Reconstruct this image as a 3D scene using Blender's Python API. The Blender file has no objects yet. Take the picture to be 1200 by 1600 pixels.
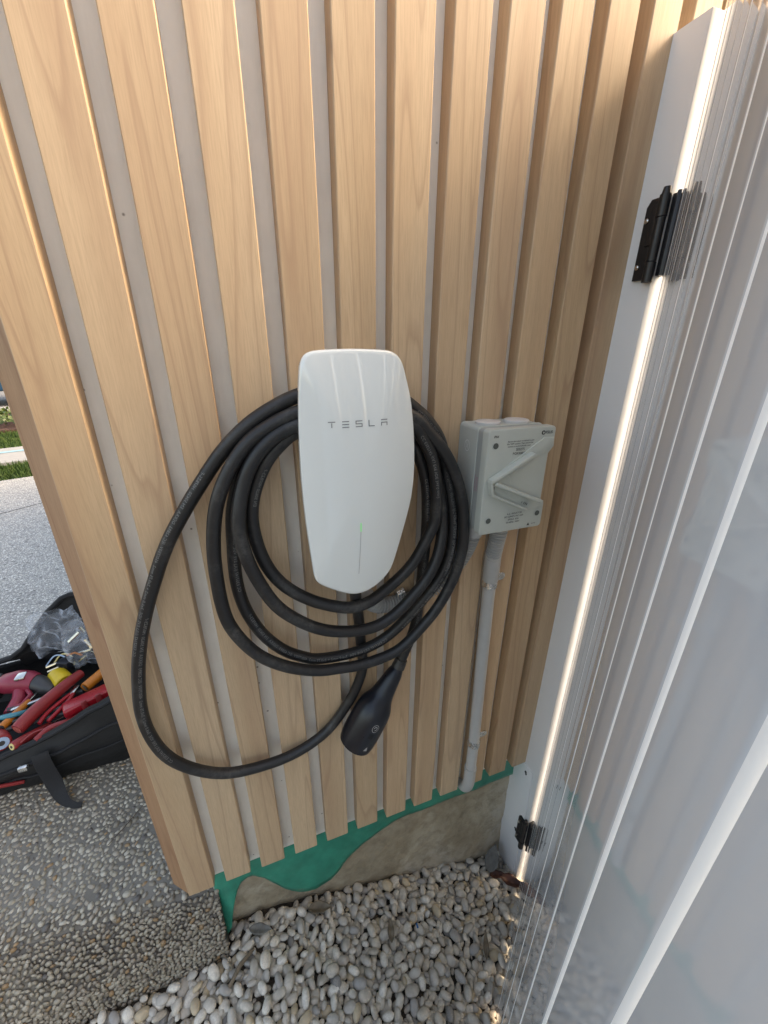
import bpy, bmesh, math, random
import numpy as np
from mathutils import Vector, Matrix, noise as mnoise

random.seed(7)
R = math.radians
SC = bpy.context.scene
COL = SC.collection

# ------------------------------------------------------------------ camera
cam_d = bpy.data.cameras.new('camera')
cam = bpy.data.objects.new('camera', cam_d)
COL.objects.link(cam)
RM = ((0.9381007, -0.3463337, 0.0044770), (-0.1286438, -0.3603955, -0.9238863), (0.3215865, 0.8661224, -0.3826410))
cam.matrix_world = Matrix(((RM[0][0], -RM[1][0], -RM[2][0], 0.0),
                           (RM[0][1], -RM[1][1], -RM[2][1], -0.57),
                           (RM[0][2], -RM[1][2], -RM[2][2], 1.55),
                           (0, 0, 0, 1)))
cam_d.sensor_fit = 'HORIZONTAL'
cam_d.sensor_width = 36.0
cam_d.lens = 625.278 / 1200 * 36.0
cam_d.clip_start = 0.005
cam_d.clip_end = 2000
SC.camera = cam

# ------------------------------------------------------------------ light
SUN_AZ = (0.97, -0.245)      # horizontal direction towards the sun
SUN_EL = R(41)
world = bpy.data.worlds.new('World')
SC.world = world
world.use_nodes = True
wn = world.node_tree.nodes
wl = world.node_tree.links
sky = wn.new('ShaderNodeTexSky')
sky.sky_type = 'NISHITA'
sky.sun_disc = False
sky.sun_elevation = SUN_EL
sky.sun_rotation = math.atan2(SUN_AZ[0], SUN_AZ[1])
sky.air_density = 1.0
sky.dust_density = 4.0
sky.ozone_density = 1.0
bg = wn['Background']
bg.inputs['Strength'].default_value = 0.15
wl.new(sky.outputs['Color'], bg.inputs['Color'])

sun_d = bpy.data.lights.new('sun', 'SUN')
sun_d.energy = 0.50
sun_d.angle = R(12)
sun_d.color = (1.0, 0.95, 0.86)
sun = bpy.data.objects.new('sun', sun_d)
COL.objects.link(sun)
sdir = Vector((SUN_AZ[0] * math.cos(SUN_EL), SUN_AZ[1] * math.cos(SUN_EL), math.sin(SUN_EL)))
sun.rotation_euler = sdir.to_track_quat('Z', 'Y').to_euler()
sun.location = (3, -3, 4)

SC.view_settings.view_transform = 'Standard'
SC.view_settings.look = 'None'
SC.view_settings.gamma = 1
SC.view_settings.use_curve_mapping = False
SC.view_settings.exposure = 2.05
SC.view_settings.use_white_balance = True
SC.view_settings.white_balance_temperature = 8600
SC.view_settings.white_balance_tint = 10
SC.cycles.use_denoising = True
SC.cycles.max_bounces = 10
SC.cycles.diffuse_bounces = 5
SC.cycles.glossy_bounces = 5

# ------------------------------------------------------------------ materials
def mat(name, col, rough=0.5, spec=0.5, metal=0.0):
    m = bpy.data.materials.new(name)
    m.use_nodes = True
    b = m.node_tree.nodes['Principled BSDF']
    b.inputs['Base Color'].default_value = (*col, 1)
    b.inputs['Roughness'].default_value = rough
    b.inputs['Metallic'].default_value = metal
    b.inputs['Specular IOR Level'].default_value = spec
    return m

class NT:
    def __init__(self, m):
        self.t = m.node_tree
        self.b = self.t.nodes['Principled BSDF']
    def n(self, typ, **kw):
        x = self.t.nodes.new(typ)
        for k, v in kw.items():
            if hasattr(x, k): setattr(x, k, v)
        return x
    def l(self, a, b): self.t.links.new(a, b)
    def math(self, op, a, b=None, clamp=False):
        x = self.n('ShaderNodeMath', operation=op); x.use_clamp = clamp
        for i, v in enumerate((a, b)):
            if v is None: continue
            if isinstance(v, (int, float)): x.inputs[i].default_value = v
            else: self.l(v, x.inputs[i])
        return x.outputs[0]
    def vmul(self, v, s):
        x = self.n('ShaderNodeVectorMath', operation='MULTIPLY')
        self.l(v, x.inputs[0]); x.inputs[1].default_value = s
        return x.outputs[0]
    def vadd(self, v, w):
        x = self.n('ShaderNodeVectorMath', operation='ADD')
        self.l(v, x.inputs[0]); self.l(w, x.inputs[1])
        return x.outputs[0]
    def noise(self, v, scale, detail=3, rough=0.5, dist=0.0):
        x = self.n('ShaderNodeTexNoise')
        x.inputs['Scale'].default_value = scale; x.inputs['Detail'].default_value = detail
        x.inputs['Roughness'].default_value = rough; x.inputs['Distortion'].default_value = dist
        if v is not None: self.l(v, x.inputs['Vector'])
        return x.outputs['Fac']
    def ramp(self, f, stops, interp='LINEAR'):
        x = self.n('ShaderNodeValToRGB'); x.color_ramp.interpolation = interp
        e = x.color_ramp.elements
        while len(e) < len(stops): e.new(0.5)
        for i, (p, c) in enumerate(stops):
            e[i].position = p; e[i].color = (*c, 1) if len(c) == 3 else c
        self.l(f, x.inputs['Fac'])
        return x.outputs['Color']
    def mix(self, f, a, b, mode='MIX'):
        x = self.n('ShaderNodeMix', data_type='RGBA', blend_type=mode)
        for sock, v in ((x.inputs[0], f), (x.inputs[6], a), (x.inputs[7], b)):
            if isinstance(v, (int, float)): sock.default_value = v
            elif isinstance(v, tuple): sock.default_value = (*v, 1)
            else: self.l(v, sock)
        return x.outputs[2]
    def bump(self, h, strength=0.3, dist=0.001):
        x = self.n('ShaderNodeBump'); x.inputs['Strength'].default_value = strength
        x.inputs['Distance'].default_value = dist
        self.l(h, x.inputs['Height']); self.l(x.outputs['Normal'], self.b.inputs['Normal'])
    def obj(self): return self.n('ShaderNodeTexCoord').outputs['Object']
    def geo(self): return self.n('ShaderNodeNewGeometry').outputs['Position']
    def rand(self): return self.n('ShaderNodeObjectInfo').outputs['Random']
    def color(self, c): self.l(c, self.b.inputs['Base Color'])
    def rough(self, c): self.l(c, self.b.inputs['Roughness'])

def speckle(m, scale, amount, rough_amp=0.0, bump=0.0, bdist=0.0005, coord='obj'):
    """slight uneven tone, roughness and relief so that nothing is perfectly flat"""
    t = NT(m)
    c = tuple(t.b.inputs['Base Color'].default_value)[:3]
    v = t.obj() if coord == 'obj' else t.geo()
    f = t.noise(v, scale, 6, 0.6)
    lo = tuple(x * (1 - amount) for x in c); hi = tuple(min(1, x * (1 + amount)) for x in c)
    t.color(t.ramp(f, [(0.3, lo), (0.7, hi)]))
    if rough_amp:
        r = t.b.inputs['Roughness'].default_value
        t.rough(t.math('ADD', t.math('MULTIPLY', t.noise(v, scale * 2.3, 4), 2 * rough_amp), max(0.02, r - rough_amp)))
    if bump: t.bump(t.noise(v, scale * 5, 4), bump, bdist)
    return m

def wood_material(name='oak_laminate', val=0.92, sat=0.97, hue=0.5):
    m = mat(name, (0.5, 0.33, 0.18), 0.42, 0.4)
    t = NT(m)
    o = t.obj(); rnd = t.rand()
    r2 = t.math('FRACT', t.math('MULTIPLY', rnd, 17.31))
    r3 = t.math('FRACT', t.math('MULTIPLY', rnd, 41.77))
    sep = t.n('ShaderNodeSeparateXYZ'); t.l(o, sep.inputs[0])
    skew = t.math('MULTIPLY', sep.outputs['Z'], t.math('MULTIPLY', t.math('SUBTRACT', r2, 0.25), 0.085))
    xx = t.math('ADD', t.math('ADD', sep.outputs['X'], skew), t.math('MULTIPLY', rnd, 9.0))
    zz = t.math('ADD', sep.outputs['Z'], t.math('MULTIPLY', r3, 23.0))
    cmb = t.n('ShaderNodeCombineXYZ')
    t.l(xx, cmb.inputs[0]); t.l(sep.outputs['Y'], cmb.inputs[1]); t.l(zz, cmb.inputs[2])
    p = cmb.outputs[0]
    broad = t.noise(t.vmul(p, (16, 10, 0.9)), 1.0, 2, 0.5, 0.3)
    rings = t.noise(t.vmul(p, (17, 8, 0.95)), 1.0, 1.2, 0.35, 0.35)
    saw = t.math('FRACT', t.math('MULTIPLY', rings, 8.0))
    line = t.ramp(saw, [(0.0, (0.12,) * 3), (0.45, (0,) * 3), (0.80, (0.22,) * 3), (0.945, (1,) * 3), (1.0, (0.15,) * 3)])
    fib = t.noise(t.vmul(p, (620, 400, 26)), 1.0, 3, 0.65)
    fib2 = t.noise(t.vmul(p, (120, 80, 5)), 1.0, 5, 0.7)
    tone = t.ramp(broad, [(0.25, (0.672, 0.500, 0.328)), (0.5, (0.612, 0.438, 0.277)), (0.72, (0.527, 0.353, 0.221))])
    c = t.mix(t.math('MULTIPLY', line, 0.54), tone, (0.38, 0.235, 0.150))
    c = t.mix(t.ramp(fib2, [(0.42, (0, 0, 0)), (0.75, (0.30,) * 3)]), c, (0.46, 0.310, 0.195))
    c = t.mix(t.ramp(fib, [(0.42, (0, 0, 0)), (0.66, (0.42,) * 3)]), c, (0.42, 0.285, 0.180))
    hsv = t.n('ShaderNodeHueSaturation')
    t.l(c, hsv.inputs['Color']); hsv.inputs['Hue'].default_value = hue
    t.l(t.math('ADD', t.math('MULTIPLY', r3, 0.14), val), hsv.inputs['Value'])
    t.l(t.math('ADD', t.math('MULTIPLY', r2, 0.10), sat), hsv.inputs['Saturation'])
    t.color(hsv.outputs['Color'])
    t.rough(t.math('ADD', t.math('MULTIPLY', fib2, 0.22), 0.36))
    t.bump(t.math('ADD', fib, t.math('MULTIPLY', fib2, 0.6)), 0.12, 0.0006)
    return m

M = {}
M['wood'] = wood_material()
M['wood_trim'] = wood_material('darker_oak_trim', 0.62, 1.22, 0.482)
NT(M['wood_trim']).b.inputs['Specular IOR Level'].default_value = 0.2
M['backing'] = speckle(mat('grey_backing', (0.86, 0.84, 0.775), 0.55, 0.4), 14, 0.05, 0.08, 0.15)
def specks():
    m = M['backing']; t = NT(m)
    src = t.b.inputs['Base Color'].links[0].from_socket
    vor = t.n('ShaderNodeTexVoronoi'); vor.inputs['Scale'].default_value = 26
    t.l(t.geo(), vor.inputs['Vector'])
    dirt = t.ramp(t.noise(t.vmul(t.geo(), (30, 30, 4)), 1.0, 5, 0.65), [(0.45, (0, 0, 0)), (0.8, (0.35,) * 3)])
    c = t.mix(dirt, src, (0.55, 0.51, 0.44))
    t.color(t.mix(t.ramp(vor.outputs['Distance'], [(0.035, (0.8,) * 3), (0.06, (0, 0, 0))]), c, (0.2, 0.17, 0.12)))
specks()
M['gloss_white'] = mat('gloss_white', (0.84, 0.875, 0.85), 0.05, 0.55)
NT(M['gloss_white']).b.inputs['Coat Weight'].default_value = 1.0
NT(M['gloss_white']).b.inputs['Coat Roughness'].default_value = 0.02
M['white_case'] = mat('white_case', (0.70, 0.71, 0.70), 0.3)
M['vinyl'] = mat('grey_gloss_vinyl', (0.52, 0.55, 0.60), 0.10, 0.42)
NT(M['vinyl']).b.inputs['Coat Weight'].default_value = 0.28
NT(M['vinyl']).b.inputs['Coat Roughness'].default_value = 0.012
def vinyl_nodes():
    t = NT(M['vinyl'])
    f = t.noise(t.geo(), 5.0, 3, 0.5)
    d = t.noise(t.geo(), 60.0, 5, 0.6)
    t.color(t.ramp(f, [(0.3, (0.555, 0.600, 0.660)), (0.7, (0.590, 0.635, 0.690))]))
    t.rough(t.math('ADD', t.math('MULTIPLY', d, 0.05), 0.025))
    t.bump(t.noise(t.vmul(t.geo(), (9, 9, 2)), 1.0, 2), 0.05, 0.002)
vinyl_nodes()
def translucent():
    m = mat('translucent_joint', (0.85, 0.86, 0.87), 0.3)
    t = NT(m); tr = t.n('ShaderNodeBsdfTranslucent'); tr.inputs['Color'].default_value = (0.86, 0.88, 0.9, 1)
    mx = t.n('ShaderNodeMixShader'); mx.inputs[0].default_value = 0.35
    t.l(tr.outputs[0], mx.inputs[1]); t.l(t.b.outputs[0], mx.inputs[2]); t.l(mx.outputs[0], t.t.nodes['Material Output'].inputs['Surface'])
    return m
M['joint'] = translucent()
M['edge_lit'] = mat('lit_vinyl_edge', (0.88, 0.89, 0.90), 0.3, 0.5)  # same boards, with the light on their rounded edges put into the colour
M['post'] = speckle(mat('white_post', (0.77, 0.775, 0.78), 0.34, 0.4), 5, 0.02, 0.03)
M['rubber'] = None
def rubber_nodes():
    m = mat('black_rubber', (0.017, 0.017, 0.018), 0.42, 0.5)
    t = NT(m)
    v = t.geo()
    scuff = t.noise(v, 14, 5, 0.6, 0.5)
    fine = t.noise(v, 160, 4, 0.7)
    dust = t.math('MULTIPLY', t.ramp(scuff, [(0.52, (0, 0, 0)), (0.68, (0.8,) * 3)]), t.ramp(fine, [(0.35, (0, 0, 0)), (0.7, (1,) * 3)]))
    t.color(t.mix(dust, (0.016, 0.016, 0.017), (0.095, 0.093, 0.088)))
    t.rough(t.math('ADD', t.math('MULTIPLY', fine, 0.25), 0.30))
    t.bump(fine, 0.12, 0.0005)
    return m
M['rubber'] = rubber_nodes()
M['print'] = mat('grey_print', (0.19, 0.19, 0.185), 0.6)
M['navy'] = speckle(mat('navy_plastic', (0.008, 0.010, 0.016), 0.32, 0.5), 40, 0.2, 0.1, 0.1, 0.0003)
M['navy_dark'] = mat('dark_recess', (0.006, 0.006, 0.008), 0.5)
M['icon'] = mat('pale_icon', (0.35, 0.35, 0.35), 0.5)
M['letter'] = mat('grey_letter', (0.22, 0.225, 0.23), 0.4)
M['groove'] = mat('groove_grey', (0.40, 0.41, 0.41), 0.4)
M['isolator'] = speckle(mat('grey_green_plastic', (0.50, 0.53, 0.485), 0.38, 0.5), 30, 0.03, 0.1, 0.12, 0.0003)
M['isolator_side'] = speckle(mat('grey_body_plastic', (0.47, 0.50, 0.465), 0.4, 0.5), 30, 0.03, 0.1, 0.12, 0.0003)
M['gasket'] = mat('blue_grey_band', (0.345, 0.37, 0.36), 0.45)
M['cap'] = mat('pale_cap', (0.62, 0.61, 0.60), 0.4)
M['ink'] = mat('black_ink', (0.03, 0.03, 0.032), 0.6)
M['redink'] = mat('faded_red_ink', (0.48, 0.20, 0.26), 0.6)
M['whiteink'] = mat('white_ink', (0.75, 0.75, 0.75), 0.6)
M['hole'] = mat('dark_hole', (0.09, 0.10, 0.09), 0.6)
M['conduit'] = speckle(mat('grey_pvc', (0.47, 0.47, 0.46), 0.38, 0.5), 25, 0.05, 0.1)
M['conduit_dark'] = speckle(mat('grey_pvc_flexible', (0.42, 0.42, 0.41), 0.45, 0.5), 25, 0.06, 0.1)
M['zinc'] = speckle(mat('zinc_steel', (0.70, 0.71, 0.70), 0.26, 0.5, 0.85), 90, 0.18, 0.14)
M['steel'] = mat('screw_steel', (0.62, 0.61, 0.58), 0.25, 0.5, 1.0)
M['black_plastic'] = speckle(mat('black_plastic', (0.014, 0.014, 0.016), 0.38, 0.5), 60, 0.2, 0.12)
M['membrane'] = speckle(mat('green_membrane', (0.014, 0.245, 0.165), 0.36, 0.5), 22, 0.22, 0.14, 0.25, 0.001)
M['leaf'] = speckle(mat('dry_leaf', (0.16, 0.125, 0.085), 0.7), 60, 0.3)
M['leaf_grey'] = speckle(mat('grey_leaf', (0.15, 0.145, 0.13), 0.7), 60, 0.3)
M['leaf_red'] = speckle(mat('rust_leaf', (0.055, 0.016, 0.008), 0.6), 60, 0.4)
M['blue_bit'] = mat('blue_plastic', (0.02, 0.17, 0.42), 0.4)

def concrete_nodes():
    m = mat('raw_concrete', (0.2, 0.17, 0.12), 0.8, 0.3)
    t = NT(m); v = t.geo()
    a = t.noise(v, 5.5, 6, 0.6, 0.4); b = t.noise(v, 38, 6, 0.65); c = t.noise(v, 190, 3, 0.6)
    base = t.ramp(a, [(0.30, (0.27, 0.215, 0.145)), (0.46, (0.40, 0.335, 0.24)), (0.60, (0.49, 0.43, 0.335)), (0.74, (0.58, 0.555, 0.50))])
    base = t.mix(t.ramp(b, [(0.45, (0, 0, 0)), (0.75, (0.65,) * 3)]), base, (0.20, 0.155, 0.105))
    t.color(base)
    t.bump(t.math('ADD', b, t.math('MULTIPLY', c, 0.35)), 0.8, 0.006)
    return m
M['concrete'] = concrete_nodes()

def stone_nodes(name, use_attr):
    m = mat(name, (0.3, 0.28, 0.25), 0.55, 0.4)
    t = NT(m)
    if use_attr:
        at = t.n('ShaderNodeAttribute'); at.attribute_name = 'tint'
        r = at.outputs['Fac']
    else:
        r = t.rand()
    v = t.geo()
    r2 = t.math('FRACT', t.math('MULTIPLY', r, 7.77))
    base = t.ramp(r, [(0.0, (0.58, 0.535, 0.46)), (0.14, (0.70, 0.655, 0.57)), (0.30, (0.50, 0.47, 0.42)), (0.46, (0.58, 0.525, 0.44)),
                      (0.62, (0.72, 0.675, 0.59)), (0.74, (0.49, 0.45, 0.39)), (0.84, (0.36, 0.345, 0.325)), (0.91, (0.55, 0.44, 0.29)), (0.97, (0.23, 0.222, 0.212))], 'CONSTANT')
    n1 = t.noise(v, 95, 5, 0.6); n2 = t.noise(v, 380, 3, 0.6)
    c = t.mix(t.ramp(n1, [(0.38, (0, 0, 0)), (0.72, (0.5,) * 3)]), base, (0.27, 0.23, 0.18))
    c = t.mix(t.ramp(n2, [(0.45, (0, 0, 0)), (0.7, (0.35,) * 3)]), c, (0.46, 0.43, 0.375))
    t.color(c)
    t.rough(t.math('ADD', t.math('MULTIPLY', r2, 0.25), 0.42))
    t.bump(t.math('ADD', n1, n2), 0.25, 0.001)
    return m
M['pebble'] = stone_nodes('river_pebble', False)
M['pebble_many'] = stone_nodes('river_pebbles', True)

def aggregate_stone(name='aggregate_stone', g=1.0):
    m = mat(name, (0.3, 0.28, 0.25), 0.45, 0.5)
    t = NT(m)
    at = t.n('ShaderNodeAttribute'); at.attribute_name = 'tint'
    base = t.ramp(at.outputs['Fac'], [(0.0, (0.30, 0.275, 0.225)), (0.2, (0.38, 0.36, 0.31)), (0.42, (0.22, 0.20, 0.17)), (0.6, (0.32, 0.29, 0.25)),
                                      (0.78, (0.43, 0.41, 0.36)), (0.91, (0.30, 0.20, 0.11)), (0.965, (0.10, 0.095, 0.095))], 'CONSTANT')
    n1 = t.noise(t.geo(), 300, 4, 0.6)
    t.color(t.mix(1.0, t.mix(t.ramp(n1, [(0.4, (0, 0, 0)), (0.75, (0.5,) * 3)]), base, (0.17, 0.15, 0.12)), (g, g * 0.95, g * 0.89), 'MULTIPLY'))
    return m
M['aggregate'] = aggregate_stone('aggregate_stone', 1.12)
M['aggregate_face'] = aggregate_stone('darker_aggregate', 0.92)  # front-face stones, the same mix in a darker tone

def driveway_nodes():
    m = mat('exposed_aggregate', (0.2, 0.2, 0.2), 0.55, 0.45)
    t = NT(m); v = t.geo()
    vor = t.n('ShaderNodeTexVoronoi'); vor.inputs['Scale'].default_value = 95
    t.l(v, vor.inputs['Vector'])
    vor2 = t.n('ShaderNodeTexVoronoi', feature='DISTANCE_TO_EDGE'); vor2.inputs['Scale'].default_value = 95
    t.l(v, vor2.inputs['Vector'])
    sepc = t.n('ShaderNodeSeparateColor'); t.l(vor.outputs['Color'], sepc.inputs[0])
    stone = t.ramp(sepc.outputs[0], [(0.0, (0.50, 0.48, 0.44)), (0.3, (0.66, 0.65, 0.62)), (0.55, (0.36, 0.35, 0.33)), (0.75, (0.58, 0.56, 0.52)), (0.93, (0.12, 0.115, 0.11))], 'CONSTANT')
    far = t.n('ShaderNodeSeparateXYZ'); t.l(v, far.inputs[0])
    edge = t.ramp(vor2.outputs['Distance'], [(0.10, (1, 1, 1)), (0.22, (0, 0, 0))])
    mortar = t.ramp(t.noise(v, 9, 5, 0.6), [(0.3, (0.118, 0.104, 0.086)), (0.7, (0.185, 0.168, 0.142))])
    farm = t.mix(edge, stone, (0.24, 0.235, 0.23))
    k = t.math('GREATER_THAN', far.outputs['Y'], 0.78)
    k2 = t.math('LESS_THAN', far.outputs['X'], -1.08)
    k = t.math('MAXIMUM', k, k2)
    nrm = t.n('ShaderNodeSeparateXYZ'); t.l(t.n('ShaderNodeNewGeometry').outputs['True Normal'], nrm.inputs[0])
    face = t.math('LESS_THAN', nrm.outputs['Z'], 0.6)  # steep sides of the slab take a darker mortar colour
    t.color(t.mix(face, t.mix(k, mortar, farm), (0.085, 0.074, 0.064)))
    h = t.math('MULTIPLY', t.math('MINIMUM', vor2.outputs['Distance'], 0.25), k)
    t.bump(t.math('ADD', h, t.math('MULTIPLY', t.noise(v, 260, 4, 0.6), 0.15)), 0.5, 0.01)
    return m
M['driveway'] = driveway_nodes()
M['soil'] = speckle(mat('dark_soil', (0.075, 0.062, 0.048), 0.9, 0.2), 60, 0.5, 0, 0.8, 0.01, 'geo')
M['turf'] = speckle(mat('turf', (0.030, 0.060, 0.014), 0.9, 0.2), 30, 0.5, 0, 0.6, 0.02, 'geo')
M['grass'] = mat('grass_blade', (0.055, 0.115, 0.022), 0.6, 0.3)
t_ = NT(M['grass']); t_.color(t_.ramp(t_.noise(t_.geo(), 9, 4), [(0.3, (0.016, 0.040, 0.008)), (0.55, (0.038, 0.075, 0.015)), (0.8, (0.09, 0.11, 0.034))]))
M['kerb'] = speckle(mat('pale_concrete', (0.26, 0.262, 0.265), 0.8, 0.3), 20, 0.08, 0, 0.3, 0.002, 'geo')
M['kerb_line'] = mat('blue_grey_line', (0.20, 0.36, 0.44), 0.6)
M['mulch'] = speckle(mat('bark_mulch', (0.075, 0.042, 0.035), 0.9, 0.2), 50, 0.6, 0, 0.8, 0.02, 'geo')
M['bush'] = mat('bush_leaf', (0.05, 0.09, 0.025), 0.5)
t_ = NT(M['bush']); t_.color(t_.ramp(t_.noise(t_.geo(), 30, 3), [(0.3, (0.025, 0.055, 0.014)), (0.7, (0.09, 0.13, 0.03))]))
M['stem'] = mat('brown_stem', (0.07, 0.045, 0.03), 0.8)
M['car'] = mat('blue_car_paint', (0.022, 0.075, 0.14), 0.25, 0.5, 0.3)
M['glass'] = mat('car_glass', (0.02, 0.025, 0.03), 0.05, 0.6)
M['tyre'] = mat('tyre_rubber', (0.012, 0.012, 0.012), 0.8)
M['fabric'] = speckle(mat('black_nylon', (0.010, 0.010, 0.011), 0.6, 0.4), 500, 0.4, 0.1, 0.4, 0.0006, 'geo')
M['webbing'] = speckle(mat('black_webbing', (0.016, 0.016, 0.018), 0.7, 0.3), 700, 0.4, 0.1, 0.5, 0.0006, 'geo')
M['tool_red'] = speckle(mat('red_grip', (0.25, 0.018, 0.020), 0.45), 60, 0.12, 0.1)
M['case_red'] = speckle(mat('red_case_plastic', (0.33, 0.010, 0.018), 0.30), 50, 0.08, 0.1)
M['drill_pink'] = speckle(mat('pinkish_red_plastic', (0.25, 0.022, 0.045), 0.4), 50, 0.12, 0.1)
M['yellow'] = speckle(mat('yellow_plastic', (0.58, 0.40, 0.02), 0.4), 50, 0.1, 0.1)
M['orange'] = speckle(mat('orange_plastic', (0.46, 0.14, 0.015), 0.35), 50, 0.15, 0.1)
M['teal'] = mat('teal_tape', (0.03, 0.20, 0.26), 0.35)
M['paleblue'] = mat('pale_blue_plastic', (0.34, 0.46, 0.62), 0.4)
M['cream'] = mat('cream_plastic', (0.70, 0.58, 0.26), 0.4)
M['brass'] = mat('bright_metal', (0.75, 0.68, 0.52), 0.25, 0.5, 1.0)
M['darkgrey'] = speckle(mat('charcoal_plastic', (0.035, 0.036, 0.038), 0.45), 50, 0.2, 0.1)

def plastic_film():
    m = mat('clear_film', (0.74, 0.83, 0.96), 0.05, 1.0)
    t = NT(m)
    tr = t.n('ShaderNodeBsdfTransparent'); mx = t.n('ShaderNodeMixShader')
    lw = t.n('ShaderNodeLayerWeight'); lw.inputs['Blend'].default_value = 0.55
    f = t.math('ADD', t.math('MULTIPLY', t.math('POWER', lw.outputs['Facing'], 2.4), 1.0), 0.07)
    t.l(f, mx.inputs[0]); t.l(tr.outputs[0], mx.inputs[1]); t.l(t.b.outputs[0], mx.inputs[2])
    t.l(mx.outputs[0], t.t.nodes['Material Output'].inputs['Surface'])
    return m
M['film'] = plastic_film()

def led():
    m = mat('green_led', (0.42, 0.80, 0.46), 0.4)
    b = m.node_tree.nodes['Principled BSDF']
    b.inputs['Emission Color'].default_value = (0.12, 1.0, 0.22, 1)
    b.inputs['Emission Strength'].default_value = 0.06
    return m
M['led'] = led()

# ------------------------------------------------------------------ object helpers
def tag(o, label=None, cat=None, group=None, kind=None):
    if label: o['label'] = label
    if cat: o['category'] = cat
    if group: o['group'] = group
    if kind: o['kind'] = kind
    return o

def empty(name, loc, label, cat, group=None):
    o = bpy.data.objects.new(name, None)
    o.empty_display_size = 0.02
    COL.objects.link(o); o.location = loc
    return tag(o, label, cat, group)

def wloc(o):
    v = Vector((0, 0, 0))
    while o is not None:
        v += o.location; o = o.parent
    return v

def add_obj(name, me, parent=None, loc=None):
    o = bpy.data.objects.new(name, me)
    COL.objects.link(o)
    if parent is not None: o.parent = parent
    if loc is not None: o.location = loc
    return o

class MB:
    """collects simple shapes given in world coordinates, then links them as one mesh object"""
    def __init__(self): self.v = []; self.f = []
    def add(self, vs, fs):
        k = len(self.v); self.v += [tuple(p) for p in vs]; self.f += [tuple(i + k for i in f) for f in fs]
        return self
    def box(self, lo, hi, bev=0.0, seg=2, rot=None, piv=None):
        bm = bmesh.new(); bmesh.ops.create_cube(bm, size=1)
        c = [(a + b) / 2 for a, b in zip(lo, hi)]; s = [b - a for a, b in zip(lo, hi)]
        for q in bm.verts: q.co = Vector((c[0] + q.co.x * s[0], c[1] + q.co.y * s[1], c[2] + q.co.z * s[2]))
        if bev: bmesh.ops.bevel(bm, geom=list(bm.edges), offset=bev, segments=seg, profile=0.5, affect='EDGES')
        return self.bm(bm, rot, piv if piv is not None else c)
    def bm(self, bm, rot=None, piv=(0, 0, 0)):
        bm.verts.index_update(); P = Vector(piv)
        vs = [q.co.copy() for q in bm.verts]
        if rot is not None: vs = [P + rot @ (q - P) for q in vs]
        self.add(vs, [[q.index for q in f.verts] for f in bm.faces]); bm.free(); return self
    def prism(self, poly, fn, d0, d1, bev=0.0, seg=2, only_front=True):
        """poly = 2-D outline, fn(a, b, d) -> world point"""
        bm = bmesh.new(); n = len(poly)
        A = [bm.verts.new(fn(a, b, d0)) for a, b in poly]; B = [bm.verts.new(fn(a, b, d1)) for a, b in poly]
        f0 = bm.faces.new(A); f1 = bm.faces.new(B[::-1])
        for i in range(n): bm.faces.new((A[i], B[i], B[(i + 1) % n], A[(i + 1) % n]))
        bmesh.ops.recalc_face_normals(bm, faces=bm.faces)
        if bev:
            ed = list(f1.edges) + ([] if only_front else list(f0.edges))
            bmesh.ops.bevel(bm, geom=ed, offset=bev, segments=seg, profile=0.5, affect='EDGES')
        return self.bm(bm)
    def tube(self, pts, rad, n=12, caps=True, flat=1.0, ref=None):
        pts = [Vector(p) for p in pts]; m = len(pts)
        rads = rad if isinstance(rad, (list, tuple)) else [rad] * m
        ref = Vector(ref) if ref is not None else None
        N = None; base = len(self.v)
        for i, p in enumerate(pts):
            T = (pts[min(i + 1, m - 1)] - pts[max(i - 1, 0)]).normalized()
            if N is None:
                a = ref or (Vector((0, -1, 0)) if abs(T.y) < 0.9 else Vector((1, 0, 0)))
                N = (a - T * a.dot(T)).normalized()
            else:
                N = (N - T * N.dot(T)).normalized()
            Bn = T.cross(N)
            for k in range(n):
                a = 2 * math.pi * k / n
                self.v.append(tuple(p + N * (math.cos(a) * rads[i] * flat) + Bn * (math.sin(a) * rads[i])))
        for i in range(m - 1):
            for k in range(n):
                a = base + i * n + k; b = base + i * n + (k + 1) % n
                self.f.append((a, b, b + n, a + n))
        if caps:
            self.f.append(tuple(base + k for k in range(n))[::-1])
            self.f.append(tuple(base + (m - 1) * n + k for k in range(n)))
        return self
    def cyl(self, a, b, r, n=20, r2=None): return self.tube([a, b], [r, r if r2 is None else r2], n)
    def ball(self, c, r, sub=2, s=(1, 1, 1)):
        bm = bmesh.new(); bmesh.ops.create_icosphere(bm, subdivisions=sub, radius=1)
        for q in bm.verts: q.co = Vector(c) + Vector((q.co.x * r * s[0], q.co.y * r * s[1], q.co.z * r * s[2]))
        return self.bm(bm)
    def grid(self, nu, nv, fn):
        self.add([fn(i / nu, j / nv) for j in range(nv + 1) for i in range(nu + 1)],
                 [(j * (nu + 1) + i, j * (nu + 1) + i + 1, (j + 1) * (nu + 1) + i + 1, (j + 1) * (nu + 1) + i) for j in range(nv) for i in range(nu)])
        return self
    def build(self, name, material, parent=None, smooth=True, ang=35, origin=None):
        me = bpy.data.meshes.new(name)
        o0 = wloc(parent) if parent is not None else Vector((0, 0, 0))
        if origin is not None: og = Vector(origin)
        elif parent is None:
            vs = np.array(self.v); og = Vector((*((vs.min(0) + vs.max(0)) / 2)[:2], vs[:, 2].min()))
        else: og = o0
        me.from_pydata([tuple(Vector(p) - og) for p in self.v], [], self.f)
        bm = bmesh.new(); bm.from_mesh(me)
        bmesh.ops.recalc_face_normals(bm, faces=bm.faces)
        bm.to_mesh(me); bm.free()
        me.materials.append(material)
        if smooth:
            me.shade_smooth()
            me.set_sharp_from_angle(angle=R(ang))
        return add_obj(name, me, parent, og - o0)

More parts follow.
